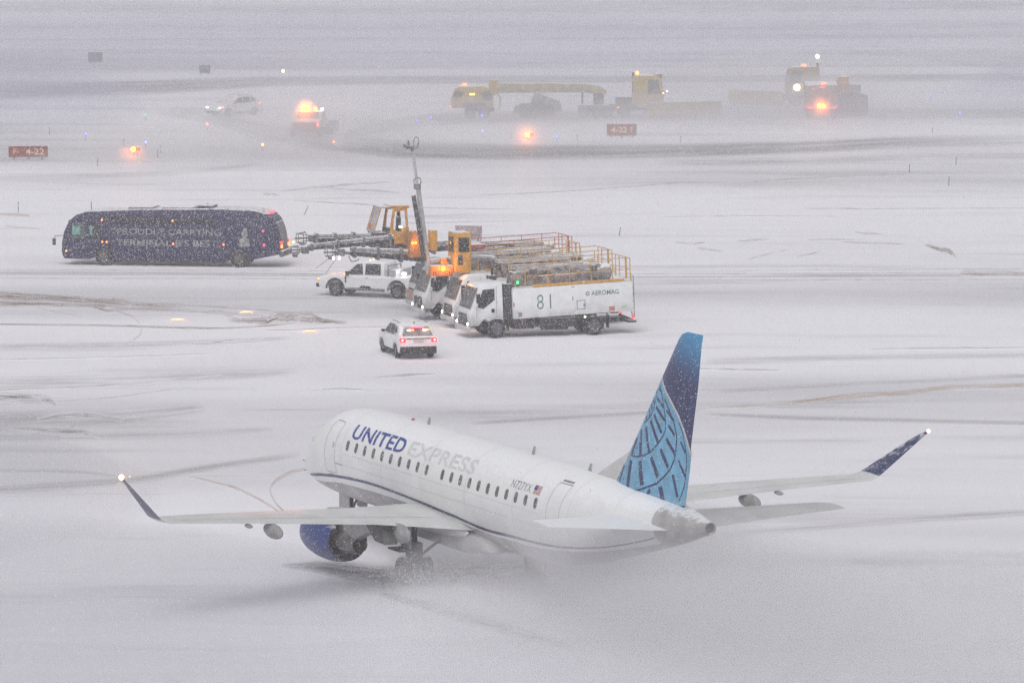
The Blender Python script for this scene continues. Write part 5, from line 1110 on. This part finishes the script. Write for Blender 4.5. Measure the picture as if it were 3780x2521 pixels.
BL = EM('blue_edge_glow', (.10, .14, 1), 8)
def edge_light(label, loc, mat, group, r=.075, h=.42):
    t = thing('edge_light', label, 'edge light', loc, 0, group)
    MB().tube([(0, 0, 0), (0, 0, h)], .03, 6).lathe([(0, .10), (.05, .10), (.07, .03)], (0, 0, 0), 'z', 10).build('stalk', M('stalk_grey', (.25, .25, .27), .6, snow=.2), t)
    MB().ball((0, 0, h+.06), r, 10, 7, (1, 1, 1.25)).build('lens', mat, t)
    return t
gb = 'blue taxiway edge lights'
for xy, lab in (((-34.16, 390.25), 'blue edge light between the F 4-22 sign and the left guard light'), ((-28.54, 379.67), 'blue edge light just behind the left guard light'),
                ((-7.92, 407.27), 'blue edge light on the swept bend, left of the sweeper, lower of a pair'), ((-6.85, 412.06), 'blue edge light on the swept bend, left of the sweeper, upper of a pair'),
                ((-2.58, 414.49), 'blue edge light right below the sweeper rear engine housing'), ((-2.38, 394.09), 'blue edge light on the snow left of the right guard light'),
                ((3.58, 386.48), 'blue edge light on the snow right of the right guard light'), ((9.40, 444.02), 'blue edge light just behind the sweeper, left of its cab'),
                ((38.28, 446.14), 'blue edge light far right, the farther of two'), ((38.50, 418.83), 'blue edge light far right, the nearer of two')):
    edge_light(lab, (*xy, 0), BL, gb)
edge_light('tiny green light on the snow above the left guard light', (*(-31.27, 415.72), 0), EM('green_edge_glow', (.05, .8, .35), 3), None, .05)
for xy, lab, m, r in (((-25.25, 403.75), 'tiny red lamp on the swept taxiway below the far white SUV', EM('dim_red_lamp', (1, .16, .05), 14), .07),
                   ((-19.34, 377.62), 'small amber lamp on the snow right of the left guard light', EM('small_amber_lamp', (1, .26, .03), 12), .085),
                   ((-13.96, 381.22), 'tiny red lamp by the edge of the swept bend', EM('dim_red_lamp', (1, .16, .05), 14), .06),
                   ((-23.06, 491.43), 'distant warm white lamp above the far white SUV', EM('far_warm_lamp', (1, .66, .28), 12), .13),
                   ((32.72, 522.50), 'bright distant warm lamp above the plow truck at the right', EM('far_bright_warm_lamp', (1, .72, .42), 20), .19)):
    edge_light(lab, (*xy, 0), m, 'small lamps on the airfield', r, .35)

STK = M('stake_slate', (.17, .18, .23), .6, vary=.3); STB = M('stake_blue', (.12, .17, .33), .6, vary=.3)
def stake(label, loc, h, mat, lean=0., ax=0.):
    t = thing('marker_stake', label, 'marker stake', loc, 0, 'snow marker stakes')
    MB().tube([(0, 0, 0), (h*math.sin(R(lean)), 0, h*math.cos(R(lean)))], .032, 6).build('stake', mat, t)
    MB().ball((0, 0, .02), .10, 8, 4, (1, 1, .5)).build('snow_collar', M('snow_clump', (.8, .8, .83), .9), t)
    return t
for xy, h, m, ln, lab in (((-37.46, 394.65), .7, STK, 0, 'marker stake above the F 4-22 sign'), ((-30.38, 381.22), .7, STK, 0, 'marker stake left of the left guard light'), ((-26.84, 372.10), .72, STK, 0, 'marker stake right of the left guard light, the farther of two'),
                      ((-26.72, 367.22), .72, STK, 0, 'marker stake right of the left guard light, the nearer of two'), ((-30.50, 358.29), .7, STK, 0, 'marker stake below and right of the F 4-22 sign'), ((-32.02, 315.43), .78, STK, 0, 'marker stake left of the bus'),
                      ((-27.22, 314.72), .85, STK, 0, 'marker stake rising just behind the bus front roof'), ((-19.70, 315.07), .75, STK, 0, 'marker stake rising just behind the bus rear roof'), ((-13.44, 313.66), .72, STK, 26, 'leaning marker stake between the bus and the yellow open cabin'),
                      ((-0.09, 389.71), .65, STK, 0, 'marker stake left of the right guard light'), ((5.18, 387.55), .6, STK, 0, 'marker stake between the right guard light and the 4-22 F sign'), ((13.36, 385.42), .6, STK, 0, 'marker stake right of the 4-22 F sign'),
                      ((34.21, 396.32), .6, STK, 0, 'marker stake on the snow strip at far right'), ((32.81, 359.67), .68, STK, 0, 'marker stake below the dark band at right, rightmost of three'), ((28.70, 351.54), .7, STK, 0, 'marker stake below the dark band at right, leftmost of three'), ((30.40, 338.76), .75, STK, 2, 'marker stake below the dark band at right, nearest of three'),
                      ((6.55, 297.29), .62, STB, 8, 'bluish marker stake right of the deicing truck rails')):
    stake(lab, (*xy, 0), h, m, ln)

# in-pavement lights: lens in a low ring, melted pool of wet light round each
for xy, lab in (((-17.03, 247.15), 'in-pavement amber light glowing through snow, leftmost of three'), ((-13.73, 250.94), 'in-pavement amber light glowing through snow, farthest of three'), ((-10.05, 241.36), 'in-pavement amber light glowing through snow, nearest of three')):
    t = thing('pavement_light', lab, 'ground light', (*xy, 0), 0, 'in-pavement lights')
    MB().lathe([(0.0, .30), (.03, .26), (.035, .16), (.02, .01)], (0, 0, 0), 'z', 16).build('ring', M('ring_metal', (.30, .29, .28), .5, .3), t)
    MB().ball((0, 0, .03), .25, 14, 6, (1.5, 1, .2)).build('lens', EM('pavement_warm_glow', (1, .62, .36), .75), t)
    lamp('pavement_lamp', 'POINT', (0, -.1, .30), (1, .50, .22), 7, t, .15)

# ------------------------------------------------------------------ falling and blowing snow
def flakes(name, P, sz, mat):
    """P: centres (n,3); one small free-turning flake (two triangles) at each"""
    n = len(P); a = RNG.normal(size=(n, 3)); a /= np.linalg.norm(a, axis=1)[:, None]
    b = RNG.normal(size=(n, 3)); b -= (b*a).sum(1)[:, None]*a; b /= np.linalg.norm(b, axis=1)[:, None]
    a = a*sz[:, None]; b = b*(sz*.6)[:, None]
    v = np.empty((n, 3, 3)); v[:, 0] = P-a-b*.6; v[:, 1] = P+a-b*.4; v[:, 2] = P+b*1.1
    me = bpy.data.meshes.new(name); me.vertices.add(n*3); me.vertices.foreach_set('co', v.astype(np.float32).ravel())
    me.loops.add(n*3); me.loops.foreach_set('vertex_index', np.arange(n*3, dtype=np.int32))
    me.polygons.add(n); me.polygons.foreach_set('loop_start', np.arange(0, n*3, 3, dtype=np.int32))
    me.update(calc_edges=True); me.materials.append(mat)
    o = bpy.data.objects.new(name, me); COL.objects.link(o); o['kind'] = 'stuff'; return o
fm = bpy.data.materials.new('snowflake'); fm.use_nodes = True; nt = fm.node_tree; nt.nodes.clear()
d_ = nt.nodes.new('ShaderNodeBsdfDiffuse'); d_.inputs['Color'].default_value = (.86, .86, .88, 1); t_ = nt.nodes.new('ShaderNodeBsdfTranslucent'); t_.inputs['Color'].default_value = (.86, .86, .88, 1)
ms_ = nt.nodes.new('ShaderNodeMixShader'); ms_.inputs[0].default_value = .5; o_ = nt.nodes.new('ShaderNodeOutputMaterial')
nt.links.new(d_.outputs[0], ms_.inputs[1]); nt.links.new(t_.outputs[0], ms_.inputs[2]); nt.links.new(ms_.outputs[0], o_.inputs['Surface'])
# falling snow through the air between the terminal and the far taxiway
n = 1250000
d = 45+(300-45)*RNG.random(n)**.75
x = (RNG.random(n)-.5)*(.27*d); z = RNG.random(n)*23.8+.1
keep = np.abs((25.08-z)-d*.1059) < d*.085                   # stays inside the stretch of air seen from the terminal
P = np.c_[x, d, z][keep]
flakes('falling_snow', P, (.0030+P[:, 1]*.000066)*np.exp(RNG.normal(-.22, .38, len(P))).clip(.35, 2.0), fm)

# snow torn off the pavement by the engines: dense low clumps trailing aft of the wing
n = 420000; k_ = RNG.integers(0, 260, n)
s_ = RNG.random(260)**.8; c_ = np.c_[15.5+34*s_, RNG.normal(0, 1, 260)*(2.0+5.5*s_)+np.where(RNG.random(260) < .5, 2.6, -2.6), np.abs(RNG.normal(0, 1, 260))*(.35+1.5*s_)]
L_ = c_[k_]+RNG.normal(size=(n, 3))*np.array([1.5, 1.2, .42])*(.6+1.0*s_[k_])[:, None]; L_[:, 2] = np.abs(L_[:, 2])+.02
a_ = R(90+24.03); X_ = 15-L_[:, 0]
P = np.c_[-.831+X_*math.cos(a_)-L_[:, 1]*math.sin(a_), 160.615+X_*math.sin(a_)+L_[:, 1]*math.cos(a_), L_[:, 2]]
flakes('drifting_snow', P, .0135*np.exp(RNG.normal(-.1, .35, n)).clip(.4, 2), fm)

def haze_mat(name, density, col, aniso=0.):
    m = bpy.data.materials.new(name); m.use_nodes = True; n = m.node_tree; n.nodes.clear()
    v = n.nodes.new('ShaderNodeVolumePrincipled'); o = n.nodes.new('ShaderNodeOutputMaterial'); n.links.new(v.outputs[0], o.inputs['Volume'])
    v.inputs['Density'].default_value = density; v.inputs['Color'].default_value = (*col, 1); v.inputs['Anisotropy'].default_value = aniso
    return m
HZ = (.83, .815, .85)

def puff(loc, sc, density, seed, rotz, col):
    """one soft lens of blown snow or added vignette darkening: a bumpy closed shell filled with thin haze"""
    rr = random.Random(seed); ph = [(rr.uniform(0, 6.28), rr.uniform(0, 6.28), rr.randint(2, 4), rr.randint(1, 3)) for _ in range(4)]
    mb = MB().ball((0, 0, 0), 1, 28, 14)
    vs = []
    for x, y, z in mb.v:
        a = math.atan2(y, x); k = 1+sum(.07*math.sin(p[2]*a+p[0])*math.cos(p[3]*z*2+p[1]) for p in ph)
        vs.append((x*k*sc[0], y*k*sc[1], max(z*k*sc[2], -loc[2]-.3)))
    mb.v = vs; o = mb.build('snow_and_vignette_puff', haze_mat('snow_and_vignette_haze', density, col), None)
    o.location = loc; o.rotation_euler = (0, 0, R(rotz)); o['kind'] = 'stuff'; return o
BANK = (.60, .60, .70); MID = (.86, .85, .885); NEAR = (.93, .925, .95); VIGNETTE = (.62, .61, .655)  # last tone imitates lens vignetting; BANK is darkened for it too
for loc, sc, den, sd, rz, col in (
    ((*(1.12, 512.03), 1.0), (170, 95, 11), .0042, 1, 0, BANK), ((*(-29.54, 489.72), .5), (75, 45, 6), .0040, 2, 4, BANK),
    ((2.5, 414, .6), (40, 14, 4.4), .026, 3, 0, MID), ((3.5, 408, .3), (24, 8, 2.4), .030, 4, 3, MID),
    ((-16.4, 388, .4), (12, 10, 3.0), .05, 5, 10, NEAR), ((-12.5, 383, .3), (22, 12, 1.6), .018, 6, -8, NEAR),
    ((26, 418, .7), (20, 19, 5.0), .022, 7, 0, MID), ((26.5, 412, .4), (11, 6, 2.2), .035, 17, 0, MID),
    ((-24, 416, .3), (14, 10, 2.2), .010, 8, 0, MID), ((6, 379, .3), (52, 15, 2.6), .018, 18, 0, NEAR), ((-27.5, 357, .2), (11, 6, 1.5), .03, 19, 0, MID),  # last puff is added in the left guard light's beam to carry its glow
    ((4.5, 149.5, .4), (14, 8, 2.6), .055, 10, -66, NEAR), ((9.0, 141.0, .5), (17, 10, 3.4), .030, 11, -64, NEAR),
    ((14.0, 133.0, .5), (22, 13, 3.0), .018, 12, -60, NEAR), ((-9.0, 146.0, .1), (24, 11, 1.3), .03, 13, -10, VIGNETTE), ((-18, 152, .1), (16, 18, 2.0), .04, 20, 0, VIGNETTE), ((16, 146, .1), (14, 13, 2.4), .035, 21, 0, VIGNETTE), ((-1.0, 136.0, .1), (24, 11, 1.6), .020, 14, -20, NEAR),  # darker puffs here are added to dim the lower frame corners
    ((-26, 178, .2), (12, 24, 2.2), .03, 22, 0, VIGNETTE), ((0, 136.5, .2), (30, 8, 1.4), .022, 23, 0, VIGNETTE), ((-62, 420, .5), (30, 60, 6), .012, 24, 0, BANK), ((64, 430, .5), (26, 60, 6), .010, 25, 0, BANK),  # added puffs that dim the frame's edges and sides like a vignette
    ((5.2, 146.6, 2.6), (9, 3.6, 2.0), .09, 15, -66, NEAR)):
    puff(loc, sc, den, sd, rz, col)


hz = MB().box(-860, 860, -290, 1290, -1.2, 27.0).build('haze', haze_mat('haze_air', .00066, HZ))
hz['kind'] = 'stuff'
